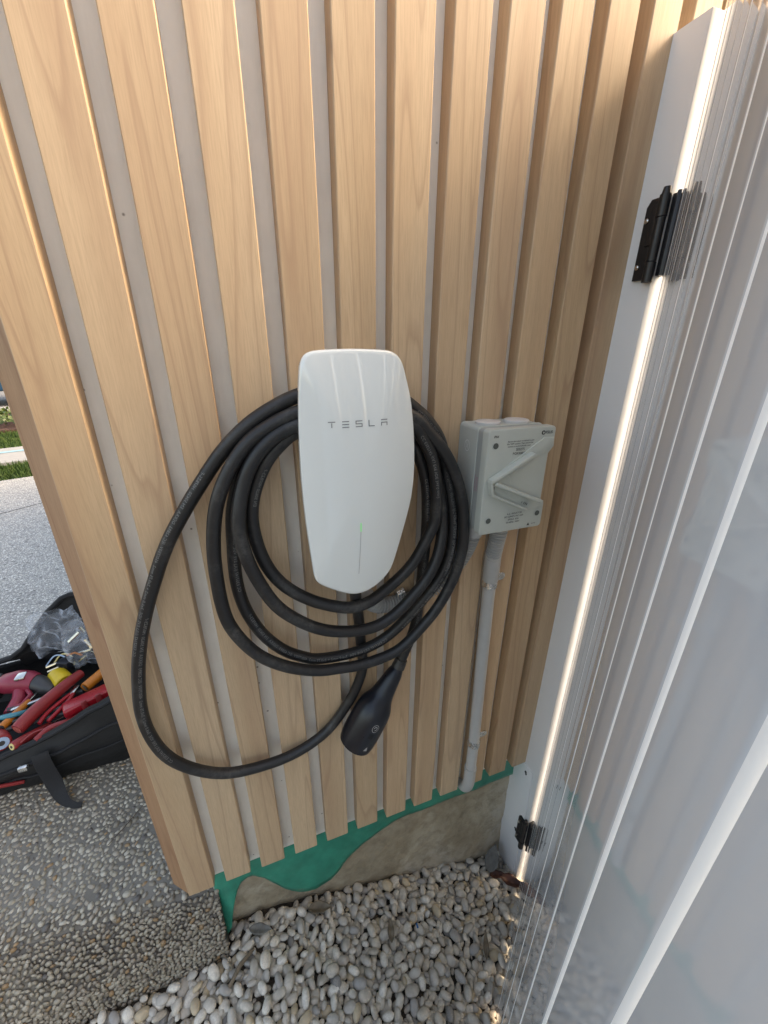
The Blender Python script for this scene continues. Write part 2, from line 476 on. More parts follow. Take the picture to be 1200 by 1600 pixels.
def catmull(P, per=8):
    P = [Vector(p) for p in P]
    out = []
    Q = [P[0] * 2 - P[1]] + P + [P[-1] * 2 - P[-2]]
    for i in range(1, len(Q) - 2):
        a, b, c, d = Q[i - 1], Q[i], Q[i + 1], Q[i + 2]
        for k in range(per):
            t = k / per
            out.append(0.5 * ((2 * b) + (c - a) * t + (2 * a - 5 * b + 4 * c - d) * t * t + (3 * b - a - 3 * c + d) * t ** 3))
    out.append(P[-1])
    return out

def relax(P, it, lam=0.5):
    P = [Vector(p) for p in P]
    for _ in range(it):
        Q = P[:]
        for i in range(1, len(P) - 1): Q[i] = P[i] * (1 - lam) + (P[i - 1] + P[i + 1]) * (lam / 2)
        P = Q
    return P

FONT = None
def text_mesh(body, size, spacing=1.0, align='CENTER', shear=0.0, bold=0.0):
    cu = bpy.data.curves.new('txt', 'FONT')
    cu.body = body; cu.size = size; cu.align_x = align; cu.space_character = spacing
    cu.align_y = 'CENTER'; cu.resolution_u = 2; cu.shear = shear; cu.offset = bold * size
    ob = bpy.data.objects.new('txt', cu); COL.objects.link(ob)
    dg = bpy.context.evaluated_depsgraph_get()
    me = bpy.data.meshes.new_from_object(ob.evaluated_get(dg))
    vs = [tuple(v.co) for v in me.vertices]; fs = [tuple(p.vertices) for p in me.polygons]
    bpy.data.objects.remove(ob); bpy.data.curves.remove(cu); bpy.data.meshes.remove(me)
    return vs, fs

# ------------------------------------------------------------------ ground heights
def ground_z(x, y=0.0):
    if x < -0.10: z = 0.258
    elif x > 0.66: z = 0.012
    else:
        t = (x + 0.10) / 0.76
        z = 0.258 - 0.246 * (t * 0.75 + 0.25 * t * t * (3 - 2 * t))
    return z

# ================================================================== SETTING
SLAB_Z = 0.440
SLAB_X = -0.168
xs = [-300, -60, -20, -6, -3, -1.5, -0.9, -0.6, -0.4, -0.25, -0.18, -0.1] + [i * 0.04 for i in range(-2, 17)] + [0.72, 0.9, 1.4, 3, 10, 60, 300]
ys = [-300, -60, -20, -6, -3, -1.5, -1.0, -0.7, -0.5, -0.3, -0.2, -0.1, 0.0, 0.1, 0.5, 2, 6, 20, 60, 300]
g = MB()
g.add([(x, y, ground_z(x)) for y in ys for x in xs],
      [(j * len(xs) + i, j * len(xs) + i + 1, (j + 1) * len(xs) + i + 1, (j + 1) * len(xs) + i) for j in range(len(ys) - 1) for i in range(len(xs) - 1)])
ground = g.build('ground', M['soil'], origin=(0, 0, 0))
tag(ground, kind='structure')

def edge_y(x):            # front arris of the slab, slightly out of parallel with the wall
    return 0.022 + 0.105 * min(0.8, max(0.0, SLAB_X - x))

# driveway slab: top, worn front arris, battered front face, right end
d = MB()
slab_xs = [-14, -6, -3, -1.6, -1.2, -1.0, -0.85, -0.7, -0.55, -0.45, -0.35, -0.27, -0.21, SLAB_X]
prof = []
for x in slab_xs:
    e = edge_y(x)
    prof.append([(x, 3.0, SLAB_Z), (x, 0.8, SLAB_Z), (x, e + 0.05, SLAB_Z), (x, e + 0.018, SLAB_Z - 0.002), (x, e + 0.004, SLAB_Z - 0.008),
                 (x, e - 0.006, SLAB_Z - 0.022), (x, -0.005, 0.34), (x, -0.022, 0.262), (x, -0.024, 0.18)])
n = len(prof[0])
d.add([p for row in prof for p in row], [(i * n + j, i * n + j + 1, (i + 1) * n + j + 1, (i + 1) * n + j) for i in range(len(prof) - 1) for j in range(n - 1)])
k = len(d.v)
d.add(prof[-1][1:] + [(SLAB_X, 0.8, 0.18)], [tuple(range(n))])
# far part of the drive: its far edge runs at a slant to the wall
ang = R(19.3)
cu, su = math.cos(ang), math.sin(ang)
def band_pt(a, off, z): return (a * cu - off * su, a * su + off * cu, z)    # a along the street, off across it
OFF1 = 4.20
def fy(x): return (OFF1 + x * su) / cu
d.add([(-14, 3.0, SLAB_Z), (SLAB_X, 3.0, SLAB_Z), (SLAB_X, 3.2, SLAB_Z), (2.0, 3.2, SLAB_Z), (2.0, fy(2.0), SLAB_Z), (-3.2, fy(-3.2), SLAB_Z), (-3.75, 3.0, SLAB_Z)], [(6, 1, 2, 3, 4, 5)])
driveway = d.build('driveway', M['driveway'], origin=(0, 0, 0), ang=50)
tag(driveway, kind='structure')
# control joint scored across the drive
jb = MB().box((-2.6, 2.935, SLAB_Z + 0.0006), (-0.4, 2.947, SLAB_Z + 0.0012), rot=Matrix.Rotation(R(40), 3, 'Z'))
jb.build('joint', mat('joint_dark', (0.08, 0.08, 0.08), 0.8), driveway)

def strip(name, o0, o1, z, m, thick=0.3, a0=-14, a1=12):
    b = MB()
    P = [band_pt(a0, o0, z), band_pt(a1, o0, z), band_pt(a1, o1, z), band_pt(a0, o1, z)]
    b.add(P + [(x, y, zz - thick) for x, y, zz in P], [(0, 1, 2, 3), (4, 5, 6, 7), (0, 1, 5, 4), (1, 2, 6, 5), (2, 3, 7, 6), (3, 0, 4, 7)])
    o = b.build(name, m, origin=(0, 0, 0), smooth=False)
    tag(o, kind='structure'); return o
lawn = strip('lawn', OFF1, 4.86, SLAB_Z - 0.012, M['turf'])
kerb = strip('footpath', 4.86, 5.66, SLAB_Z + 0.02, M['kerb'])
kl = MB(); kl.add([band_pt(-14, 5.36, SLAB_Z + 0.024), band_pt(12, 5.36, SLAB_Z + 0.024), band_pt(12, 5.44, SLAB_Z + 0.024), band_pt(-14, 5.44, SLAB_Z + 0.024)], [(0, 1, 2, 3)])
kl.build('painted_line', M['kerb_line'], kerb, smooth=False)
lawn2 = strip('verge', 5.66, 6.95, SLAB_Z - 0.012, M['turf'])
bed = strip('garden_bed', 6.95, 9.2, SLAB_Z + 0.03, M['mulch'])
road = strip('street', 9.2, 40, SLAB_Z - 0.03, speckle(mat('pale_asphalt', (0.16, 0.16, 0.16), 0.85), 40, 0.2, 0, 0.4, 0.004, 'geo'), a0=-60, a1=60)
edge = MB()
for i in range(-16, 8):
    a = i * 0.62
    edge.box(band_pt(a + 0.28, 9.3, 0)[:2] + (0.40,), (band_pt(a + 0.28, 9.3, 0)[0] + 0.3, band_pt(a + 0.28, 9.3, 0)[1] + 0.14, 0.53), 0.01)
edge.build('street_kerb', M['kerb'], road)

# grass on the strips
def grass(name, o0, o1, a0, a1, nb, parent_z):
    b = MB(); rg = random.Random(5)
    for _ in range(nb):
        x, y, z = band_pt(rg.uniform(a0, a1), rg.uniform(o0, o1), parent_z)
        h = rg.uniform(0.03, 0.065); an = rg.uniform(0, 6.28); w = 0.006; ln = rg.uniform(0, 0.03)
        b.add([(x - w * math.cos(an), y - w * math.sin(an), z), (x + w * math.cos(an), y + w * math.sin(an), z), (x + ln * math.sin(an), y + ln * math.cos(an), z + h)], [(0, 1, 2)])
    me = bpy.data.meshes.new(name); me.from_pydata(b.v, [], b.f); me.materials.append(M['grass'])
    return tag(add_obj(name, me), kind='stuff', label='short green grass on the strips beyond the driveway', cat='grass')
grass('grass', 4.21, 4.84, -2.2, 1.2, 7000, SLAB_Z - 0.012)
gr2 = grass('grass', 5.68, 6.93, -2.8, 0.6, 9000, SLAB_Z - 0.012)
gr2['label'] = 'wide green verge between pale footpath and garden bed'

# low plants in the garden bed
def bush(a, off, r, h, label, seed):
    x, y, z = band_pt(a, off, SLAB_Z + 0.03)
    o = empty('garden_shrub', (x, y, z), label, 'shrub', 'low shrubs in the garden bed')
    rg = random.Random(seed)
    s = MB()
    for k in range(7):
        an = k * 0.9; s.tube([(x, y, z), (x + 0.4 * r * math.cos(an), y + 0.4 * r * math.sin(an), z + 0.6 * h)], [0.012, 0.005], 5)
    s.build('stem', M['stem'], o)
    l = MB()
    for _ in range(420):
        an = rg.uniform(0, 6.28); rr = r * math.sqrt(rg.random()); zz = z + h * (0.15 + 0.85 * rg.random() * (1 - 0.6 * (rr / r) ** 2))
        c = Vector((x + rr * math.cos(an), y + rr * math.sin(an), zz))
        u = Vector((rg.uniform(-1, 1), rg.uniform(-1, 1), rg.uniform(0, 1))).normalized(); w = u.orthogonal().normalized()
        L = rg.uniform(0.04, 0.08); W = L * 0.35
        l.add([c, c + u * L * 0.5 + w * W, c + u * L, c + u * L * 0.5 - w * W], [(0, 1, 2, 3)])
    l.build('leaves', M['bush'], o, smooth=False)
bush(-0.42, 7.45, 0.42, 0.26, 'low green shrub at the kerb end of the mulched garden bed', 3)
bush(-1.45, 8.0, 0.55, 0.36, 'taller green shrub behind the first, in the mulched bed', 4)
bush(0.55, 7.6, 0.45, 0.28, 'small green shrub half hidden behind the slatted wall corner', 9)

# ------------------------------------------------------------------ parked car beyond the garden bed
def car():
    ca = -0.2; off = 10.35
    o = empty('parked_car', band_pt(ca, off, SLAB_Z - 0.03), 'blue car parked on the street beyond the garden bed', 'car')
    def cp(l, w, h): return band_pt(ca + l, off + w, SLAB_Z - 0.03 + h)
    prof = [(-2.1, 0.32), (-2.15, 0.62), (-2.0, 0.86), (-1.2, 0.95), (-0.55, 1.38), (0.75, 1.42), (1.55, 0.98), (2.05, 0.90), (2.12, 0.5), (2.05, 0.26)]
    b = MB(); b.prism(prof, lambda a, z, w: cp(a, w, z), 1.75, 0.0, 0.06, 3, False)
    body = b.build('body', M['car'], o)
    for s, w0 in ((0, -0.004), (1, 1.755)):
        MB().prism([(-1.0, 0.98), (-0.5, 1.31), (0.1, 1.34), (0.1, 0.98)], lambda a, z, w: cp(a, w, z), w0, w0 + 0.003).build('side_window', M['glass'], o)
        MB().prism([(0.16, 0.98), (0.16, 1.34), (0.72, 1.35), (1.3, 0.98)], lambda a, z, w: cp(a, w, z), w0, w0 + 0.003).build('side_window', M['glass'], o)
        MB().box(cp(-1.9, w0 - 0.01, 0.50), cp(1.9, w0 + 0.012, 0.54)) if False else None
    MB().prism([(-1.95, 0.52), (-1.95, 0.565), (1.95, 0.565), (1.95, 0.52)], lambda a, z, w: cp(a, w, z), -0.018, -0.001).build('side_moulding', M['darkgrey'], o)
    for lw in (-1.35, 1.3):
        for sw in (0.0, 1.75):
            w = MB(); w.cyl(cp(lw, sw - 0.02, 0.31), cp(lw, sw + 0.2 if sw == 0 else sw - 0.2, 0.31), 0.31, 28)
            wh = w.build('wheel', M['tyre'], o)
            MB().cyl(cp(lw, sw - 0.03 if sw == 0 else sw + 0.03, 0.31), cp(lw, sw, 0.31), 0.19, 20).build('rim', M['darkgrey'], wh)
car()

# ================================================================== SLATTED WALL
X0, PITCH, SW, SD = 0.00378, 0.072792, 0.04926, 0.0262
ZB, ZT = 0.497, 2.70
wall = empty('slatted_wall', (0.4, 0.1, 0.0), 'wall clad in pale oak slats over grey backing, with a concrete footing', 'wall')
def slat_prism(poly, z0, z1, bev=0.0008):
    b = MB(); b.prism(poly, lambda a, c, dd: (a, c, dd), z0, z1, 0)
    return b
# rounded long edges: build the outline with tiny chamfers
def slat_outline(w, dep, r=0.0012): return [(-w / 2, dep), (-w / 2, r), (-w / 2 + r, 0), (w / 2 - r, 0), (w / 2, r), (w / 2, dep)]
proto = None
for i in range(2, 20):
    cx = X0 + PITCH * (i - 4) + SW / 2
    if proto is None:
        b = slat_prism(slat_outline(SW, SD), ZB, ZT)
        proto = b.build('slat', M['wood'], wall, ang=20, origin=(0, 0, 0))
        s = proto
    else:
        s = proto.copy(); COL.objects.link(s); s.parent = wall
    s.location = Vector((cx, 0, 0)) - wloc(wall)
    if i in (9, 10, 11, 13): s.location.z += random.uniform(-0.0015, 0.0015)
XL = X0 + PITCH * (1 - 4)
s = proto.copy(); COL.objects.link(s); s.parent = wall; s.location = Vector((XL + SW / 2, 0, 0)) - wloc(wall)
b = slat_prism([(XL - 0.0315, 0.036), (XL - 0.0305, 0.0315), (XL - 0.0006, 0.0030), (XL - 0.0004, SD + 0.002)], ZB + 0.004, ZT)
tr = b.build('corner_trim', M['wood_trim'], wall, ang=20, origin=(XL - 0.015, 0.015, 0))
MB().box((XL + SW - 0.008, SD + 0.0006, 0.487), (1.45, SD + 0.010, ZT)).build('backing_panel', M['backing'], wall, smooth=False)
# side return and unseen core behind the cladding, made deep to shade the drive
MB().box((XL - 0.029, SD + 0.0125, 0.50), (1.45, 3.0, ZT)).build('unseen_wall_core', M['backing'], wall, smooth=False)

# concrete footing below the cladding, rough face
b = MB()
def foot(u, v):
    x = -0.166 + u * 0.7915; z = -0.15 + v * 0.67
    p = Vector((x * 7, z * 7, 3.1)); q = Vector((x * 34, z * 34, 1.7))
    y = 0.042 + 0.007 * mnoise.noise(p) + 0.0032 * mnoise.noise(q) + 0.001 * mnoise.noise(q * 3.1)
    y -= 0.012 * max(0, (0.30 - z)) / 0.3
    return (x, y, z)
b.grid(200, 110, foot)
b.box((0.706, 0.043, -0.15), (1.45, 0.4, 0.5))
b.add([(-0.166, 0.05, -0.15), (-0.166, 0.5, -0.15), (-0.166, 0.5, 0.52), (-0.166, 0.05, 0.52)], [(0, 1, 2, 3)])
b.build('footing', M['concrete'], wall, ang=80)

# green damp-proof membrane hanging between slats and footing, with wavy lower edge
mem = [(-0.168, 0.452), (-0.1755, 0.36), (-0.175, 0.272), (-0.165, 0.285), (-0.1564, 0.304), (-0.149, 0.345), (-0.1418, 0.3775), (-0.131, 0.407), (-0.1194, 0.4255), (-0.106, 0.427), (-0.0937, 0.4205), (-0.0724, 0.3964),
       (-0.0571, 0.3663), (-0.043, 0.346), (-0.0292, 0.3272), (-0.014, 0.312), (0.0014, 0.3018), (0.02, 0.294), (0.0409, 0.2898), (0.062, 0.293), (0.0829, 0.3004), (0.105, 0.317), (0.1266, 0.3398),
       (0.1702, 0.3734), (0.2138, 0.3961), (0.2731, 0.4081), (0.3346, 0.4104), (0.4483, 0.4053), (0.5171, 0.4034), (0.5928, 0.4039), (0.72, 0.405), (1.4, 0.405)]
mx = [p[0] for p in mem[2:]]; mz = [p[1] for p in mem[2:]]
def low(x):
    return float(np.interp(x, mx, mz))
b = MB()
NU = 300
xsn = [-0.175 + (0.80) * (i / NU) for i in range(NU + 1)] + [1.0, 1.4]
rows = 14
for x in xsn:
    zl = low(x); zt = 0.52
    for j in range(rows + 1):
        v = j / rows; z = zl + (zt - zl) * v
        sag = max(0.0, 0.415 - zl) * (0.11 if x > -0.10 else 0.06) * (1 - v) ** 1.3
        y = 0.0332 - sag + 0.0012 * math.sin(x * 40 + z * 9) * (1 - v) - (0.012 * (1 - v) if x < -0.135 else 0.012 * (1 - v) * max(0, 1 - (x + 0.135) / 0.04))
        y -= 0.009 * (1 - v) ** 1.2 * max(0.0, math.sin((x + 0.178) / 0.046 * math.pi)) if x < -0.132 else 0.0
        y += (1 - v) * (0.004 * mnoise.noise(Vector((x * 16, z * 10, 2))) + 0.0022 * abs(mnoise.noise(Vector((x * 38 + z * 25, z * 12, 7)))))
        b.v.append((x, min(y, 0.0342), z))
m_ = rows + 1
for i in range(len(xsn) - 1):
    for j in range(rows):
        b.f.append((i * m_ + j, i * m_ + j + 1, (i + 1) * m_ + j + 1, (i + 1) * m_ + j))
mo = b.build('membrane', M['membrane'], wall, ang=80)
sm = mo.modifiers.new('thickness', 'SOLIDIFY'); sm.thickness = 0.0012; sm.offset = -1

# ================================================================== PEBBLES
ico = bmesh.new(); bmesh.ops.create_icosphere(ico, subdivisions=2, radius=1); ico.verts.index_update()
ICO_V = np.array([q.co[:] for q in ico.verts]); ICO_F = np.array([[q.index for q in f.verts] for f in ico.faces]); ico.free()
ico = bmesh.new(); bmesh.ops.create_icosphere(ico, subdivisions=1, radius=1); ico.verts.index_update()
ICO1_V = np.array([q.co[:] for q in ico.verts]); ICO1_F = np.array([[q.index for q in f.verts] for f in ico.faces]); ico.free()
rng = np.random.default_rng(11)
def pebble_shapes(n, V):
    out = []
    for i in range(n):
        s = np.array([rng.uniform(1.0, 1.3), rng.uniform(0.58, 0.95), rng.uniform(0.40, 0.70)])
        v = V.copy()
        for _ in range(6):
            dd = rng.normal(size=3); dd /= np.linalg.norm(dd)
            v *= (1 + rng.uniform(-0.2, 0.2) * np.tanh(2 * (V @ dd)))[:, None]
        p = rng.uniform(0.82, 1.0)
        v = np.sign(v) * np.abs(v) ** p
        out.append(v * s)
    return out
SHAPES = pebble_shapes(16, ICO_V)

def rot_matrix(yaw, tilt, tdir):
    return np.array(Matrix.Rotation(yaw, 3, 'Z') @ Matrix.Rotation(tilt, 3, Vector((math.cos(tdir), math.sin(tdir), 0))))

def dart(x0, x1, y0, y1, sizes, ok, tries, fill=0.80):
    cell = 0.03; gridd = {}; out = []
    for a in sizes:
        for _ in range(tries):
            x = rng.uniform(x0, x1); y = rng.uniform(y0, y1)
            if not ok(x, y): continue
            r = a * fill; ci, cj = int(x // cell), int(y // cell); bad = False
            for di in (-2, -1, 0, 1, 2):
                for dj in (-2, -1, 0, 1, 2):
                    for (px, py, pr) in gridd.get((ci + di, cj + dj), ()):
                        if (px - x) ** 2 + (py - y) ** 2 < (pr + r) ** 2: bad = True; break
                    if bad: break
                if bad: break
            if not bad:
                gridd.setdefault((ci, cj), []).append((x, y, r)); out.append((x, y, a)); break
    return out
GD = Vector((-0.743, -0.669))      # along the open gate
def near_bed(x, y):
    if y > 0.030: return False
    if x < SLAB_X + 0.004 and y > -0.030: return False
    return True
sz = np.concatenate([rng.uniform(0.0155, 0.021, 70), rng.uniform(0.0110, 0.0150, 1000), rng.uniform(0.0078, 0.0110, 3000), rng.uniform(0.005, 0.0078, 2400)])
sz = -np.sort(-sz)
darts = dart(-0.72, 0.82, -0.74, 0.032, sz, near_bed, 16, 0.66)
Rm = np.array(RM); Cc = np.array([0, -0.57, 1.55])
def show_size(x, y, z, r):
    q = Rm @ (np.array([x, y, z]) - Cc)
    if q[2] < 0.05: return 0
    u = 600 + 625.3 * q[0] / q[2]; v = 800 + 625.3 * q[1] / q[2]
    if u < -10 or u > 830 or v > 1610: return 0
    return r / q[2]
peb = []
for (x, y, a) in darts:
    z = ground_z(x) + a * rng.uniform(0.30, 0.55) + 0.004 * mnoise.noise(Vector((x * 14, y * 14, 0)))
    peb.append((x, y, z, a))
# a second, sparser layer lying on top
for (x, y, a) in dart(-0.72, 0.82, -0.74, 0.026, -np.sort(-rng.uniform(0.006, 0.0140, 2600)), near_bed, 9, 0.84):
    peb.append((x, y, ground_z(x) + a * 0.5 + 0.010, a))
order = sorted(range(len(peb)), key=lambda i: -show_size(*peb[i]))
single = set(order[:300])
meshes = []
for si, s in enumerate(SHAPES):
    me = bpy.data.meshes.new('pebble'); me.from_pydata([tuple(v) for v in s], [], [tuple(int(q) for q in f) for f in ICO_F]); me.shade_smooth(); me.materials.append(M['pebble']); meshes.append(me)
VV = []; FF = []; TT = []; base = 0
for i, (x, y, z, a) in enumerate(peb):
    yaw = rng.uniform(0, 6.28); tilt = rng.normal(0, 0.32); td = rng.uniform(0, 6.28); si = int(rng.integers(0, 16))
    if i in single:
        o = add_obj('pebble', meshes[si], ground, (x, y, z))
        o.rotation_euler = (Matrix.Rotation(yaw, 3, 'Z') @ Matrix.Rotation(tilt, 3, Vector((math.cos(td), math.sin(td), 0)))).to_euler()
        o.scale = (a, a, a)
    else:
        v = (SHAPES[si] * a) @ rot_matrix(yaw, tilt, td).T + np.array([x, y, z])
        VV.append(v); FF.append(ICO_F + base); base += len(v); TT.append(np.full(len(v), rng.random()))
def many(name, VV, FF, TT, m, parent, kind='stuff'):
    V = np.concatenate(VV).astype(np.float32); F = np.concatenate(FF).astype(np.int32); T = np.concatenate(TT).astype(np.float32)
    me = bpy.data.meshes.new(name)
    me.vertices.add(len(V)); me.vertices.foreach_set('co', V.ravel())
    me.loops.add(F.size); me.loops.foreach_set('vertex_index', F.ravel())
    me.polygons.add(len(F)); me.polygons.foreach_set('loop_start', np.arange(0, F.size, 3, dtype=np.int32)); me.polygons.foreach_set('loop_total', np.full(len(F), 3, dtype=np.int32))
    me.update(); me.validate()
    at = me.attributes.new('tint', 'FLOAT', 'POINT'); at.data.foreach_set('value', T)
    me.shade_smooth(); me.materials.append(m)
    return tag(add_obj(name, me, parent), kind=kind)
many('pebbles', VV, FF, TT, M['pebble_many'], ground)

# stones of the exposed aggregate, real domes on the near part of the slab and on its front face
VV = []; FF = []; TT = []; base = 0
DOME = pebble_shapes(10, ICO1_V)
def slab_ok(x, y): return y > edge_y(x) + 0.004 and not (x > -0.26 and y > 0.05)
szs = -np.sort(-np.concatenate([rng.uniform(0.0062, 0.0085, 900), rng.uniform(0.0042, 0.0062, 3600), rng.uniform(0.003, 0.0042, 2200)]))
for (x, y, a) in dart(-1.08, SLAB_X - 0.002, 0.02, 0.78, szs, slab_ok, 9, 0.80):
    yaw = rng.uniform(0, 6.28)
    v = (DOME[int(rng.integers(0, 10))] * np.array([1, 1, 0.55]) * a) @ rot_matrix(yaw, rng.normal(0, 0.12), 0).T + np.array([x, y, SLAB_Z - 0.05 * a])
    VV.append(v); FF.append(ICO1_F + base); base += len(v); TT.append(np.full(len(v), rng.random()))
many('aggregate_stones', VV, FF, TT, M['aggregate'], driveway)
VV = []; FF = []; TT = []; base = 0
szs = -np.sort(-np.concatenate([rng.uniform(0.0055, 0.0070, 500), rng.uniform(0.0040, 0.0055, 2600), rng.uniform(0.003, 0.0040, 1800)]))
for (x, s, a) in dart(-1.0, SLAB_X - 0.001, 0.0, 0.185, szs, lambda x, s: True, 9, 0.74):
    e = edge_y(x); t = s / 0.185
    py_ = [e + 0.004, e - 0.006, -0.005, -0.022]; pz_ = [SLAB_Z - 0.008, SLAB_Z - 0.022, 0.34, 0.262]
    tz = SLAB_Z - 0.008 - t * (SLAB_Z - 0.008 - 0.262)
    p = np.array([x, float(np.interp(-tz, [-q for q in pz_], py_)) - 0.0012, tz])
    yaw = rng.uniform(0, 6.28)
    tl = np.array(Matrix.Rotation(R(68), 3, 'X'))
    v = (DOME[int(rng.integers(0, 10))] * np.array([1, 1, 0.7]) * a) @ rot_matrix(yaw, rng.normal(0, 0.2), 0).T @ tl.T + p
    VV.append(v); FF.append(ICO1_F + base); base += len(v); TT.append(np.full(len(v), rng.random()))
many('aggregate_stones', VV, FF, TT, M['aggregate_face'], driveway)

# ================================================================== GATE POST AND GATE
post = empty('gate_post', (0.66, 0.0, 0.0), 'white square gate post against the slats at the right', 'post')
PX = 0.629
MB().box((PX, -0.051, 0.02), (0.70, 0.056, 1.9455), 0.0012, 2).build('post_body', M['post'], post)
pl = [(0.0702, 0.3769), (0.056, 0.430), (0.0505, 0.490), (-0.0011, 0.4964), (-0.0328, 0.4935), (-0.0401, 0.3433), (-0.0400, 0.027), (0.030, 0.004), (0.0645, 0.012)]
b = MB(); b.prism(pl, lambda a, c, dd: (dd, a, c), PX - 0.0004, PX - 0.0034, 0.0007)
plate = b.build('mounting_plate', M['post'], post)
for (yy, zz) in ((-0.012, 0.475), (-0.0159, 0.2351), (-0.0146, 0.012)):
    b = MB(); b.cyl((PX - 0.0036, yy, zz), (PX - 0.0056, yy, zz), 0.0032, 12)
    b.box((PX - 0.006, yy - 0.0045, zz - 0.007), (PX - 0.0036, yy - 0.001, zz - 0.0025))
    b.build('screw', M['black_plastic'], plate)

GO = Vector((0.6425, -0.0570, 0.0))
GDIR = Vector((-0.74896, -0.66262, 0.0)); GM = Vector((-0.66262, 0.74896, 0.0))   # GM: out of the face that looks at the wall
def gp(s, dd, z): return GO + GDIR * s + GM * dd + Vector((0, 0, z))
gate = empty('gate', gp(0, 0, 0), 'glossy white gate of upright boards standing half open', 'gate')
BP = 0.0690
far_round = [(q_, -0.0036 * (1 - math.sqrt(max(0.0, 1 - (q_ / 0.0068) ** 2.1)))) for q_ in (0.0, 0.001, 0.002, 0.003, 0.004, 0.0049, 0.0057, 0.0063, 0.0066, 0.0068)]
def board(s0, s1, near=0.0016):
    prof = [(s0 + 0.012, -0.011), (s0 + 0.0001, -0.0044), (s0 + 0.0001, -0.0036), (s0 + 0.0003, -0.0010), (s0 + 0.0009, -0.0003), (s0 + near, 0.0)]
    w = s1 - s0
    for ds, dd in far_round: prof.append((s1 - 0.0070 + ds, dd))
    prof.append((s1 - 0.0003, -0.0044)); prof.append((s1 - 0.0120, -0.011))
    return prof
nb_ = 15
s = 0.0
edges_ = [0.0] + [0.0458 + BP * k for k in range(0, nb_)]
for k in range(len(edges_) - 1):
    s0, s1 = edges_[k], edges_[k + 1] - 0.0030
    mid = gp((s0 + s1) / 2, 0, 0)
    zb = ground_z(mid.x) + 0.018
    jit = random.uniform(-0.0003, 0.0003); tw = random.uniform(-0.0035, 0.0035)
    b = MB()
    b.prism(board(s0, s1), lambda a, c, dd: gp(a, c + jit + tw * (a - s0), dd), zb, 2.0, 0)
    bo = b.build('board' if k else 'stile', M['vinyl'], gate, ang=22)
    bo.data.materials.append(M['edge_lit'])
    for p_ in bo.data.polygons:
        if p_.normal.dot(GDIR) > 0.20 and p_.normal.z < 0.5: p_.material_index = 1  # bright bars painted on the edges turned towards the open end
for zz in (0.42, 1.86):
    MB().prism([(0.02, -0.0115), (1.02, -0.0115), (1.02, -0.04), (0.02, -0.04)], lambda a, c, dd: gp(a, c, dd), zz, zz + 0.09).build('rail', M['post'], gate, smooth=False)

# hinges: leaf on the post, barrel, leaf on the gate
def hinge(zc, h, yw):
    b = MB()
    x = PX - 0.0004
    y0 = -0.0215
    out = [(y0, zc - h / 2), (y0, zc + h * 0.36), (y0 - 0.006, zc + h * 0.44), (-0.044, zc + h * 0.44), (-0.044, zc - h / 2)]
    b.prism(out, lambda a, c, dd: (dd, a, c), x, x - 0.0065, 0.0012)
    b.box((x - 0.0095, -0.044, zc - h * 0.10), (x - 0.006, -0.033, zc + h * 0.36), 0.001)
    o = b.build('hinge', M['black_plastic'], gate)
    c = Vector((PX - 0.006, -0.0485, 0))
    br = MB()
    br.cyl((c.x, c.y, zc - h * 0.54), (c.x, c.y, zc - h * 0.30), 0.0075, 18)
    br.cyl((c.x, c.y, zc - h * 0.29), (c.x, c.y, zc + h * 0.20), 0.0068, 18)
    br.cyl((c.x, c.y, zc + h * 0.21), (c.x, c.y, zc + h * 0.45), 0.0075, 18)
    br.cyl((c.x, c.y, zc + h * 0.45), (c.x, c.y, zc + h * 0.53), 0.0062, 18, 0.0045)
    br.build('barrel', M['black_plastic'], o)
    lf = MB()
    lf.prism([(0.000, zc - h * 0.47), (0.000, zc + h * 0.47), (0.015, zc + h * 0.47), (0.018, zc + h * 0.40), (0.018, zc - h * 0.47)], lambda a, cc, dd: gp(a, dd, cc), 0.0008, 0.0058, 0.001)
    lf.box((PX + 0.004, -0.0585, zc - h * 0.46), (0.6475, -0.0515, zc + h * 0.46), 0.001)
    lf.build('gate_leaf', M['black_plastic'], o)
    for q in (0.20, -0.34):
        sc = MB(); sc.cyl((x - 0.0066, -0.0275, zc + h * q), (x - 0.0086, -0.0275, zc + h * q), 0.0036, 14)
        sc.cyl((x - 0.0086, -0.0275, zc + h * q), (x - 0.0095, -0.0275, zc + h * q), 0.003, 14, 0.0018)
        sc.build('screw', M['steel'], o)
hinge(1.55 + 0.153, 0.112, 0.02)
hinge(1.55 - 1.287, 0.112, 0.02)

# ================================================================== WALL CHARGER
OUTL = [(0.0776, 1.5325), (0.0801, 1.5399), (0.0873, 1.5444), (0.1074, 1.5463), (0.1385, 1.5473), (0.1709, 1.5464), (0.1888, 1.5451), (0.1981, 1.5395), (0.2029, 1.5325), (0.208, 1.515), (0.2148, 1.4915), (0.2196, 1.4603), (0.2227, 1.4251), (0.2235, 1.3881), (0.2211, 1.3574), (0.216, 1.3314), (0.2085, 1.3021), (0.1995, 1.2692), (0.1901, 1.2412), (0.1762, 1.2258), (0.1567, 1.2132), (0.1375, 1.2102), (0.1241, 1.2139), (0.1035, 1.2252), (0.0838, 1.2384), (0.078, 1.2455), (0.0762, 1.2558), (0.0737, 1.2921), (0.0709, 1.3367), (0.0693, 1.3923), (0.0703, 1.4475), (0.0726, 1.4885), (0.0755, 1.5175)]
def closed_spline(P, per):
    n = len(P); out = []
    for i in range(n):
        a, b, c, dd = [Vector((*P[(i + k) % n], 0)) for k in (-1, 0, 1, 2)]
        for k in range(per):
            t = k / per
            q = 0.5 * ((2 * b) + (c - a) * t + (2 * a - 5 * b + 4 * c - dd) * t * t + (3 * b - a - 3 * c + dd) * t ** 3)
            out.append((q.x, q.y))
    return out
OUT = closed_spline(OUTL, 5)
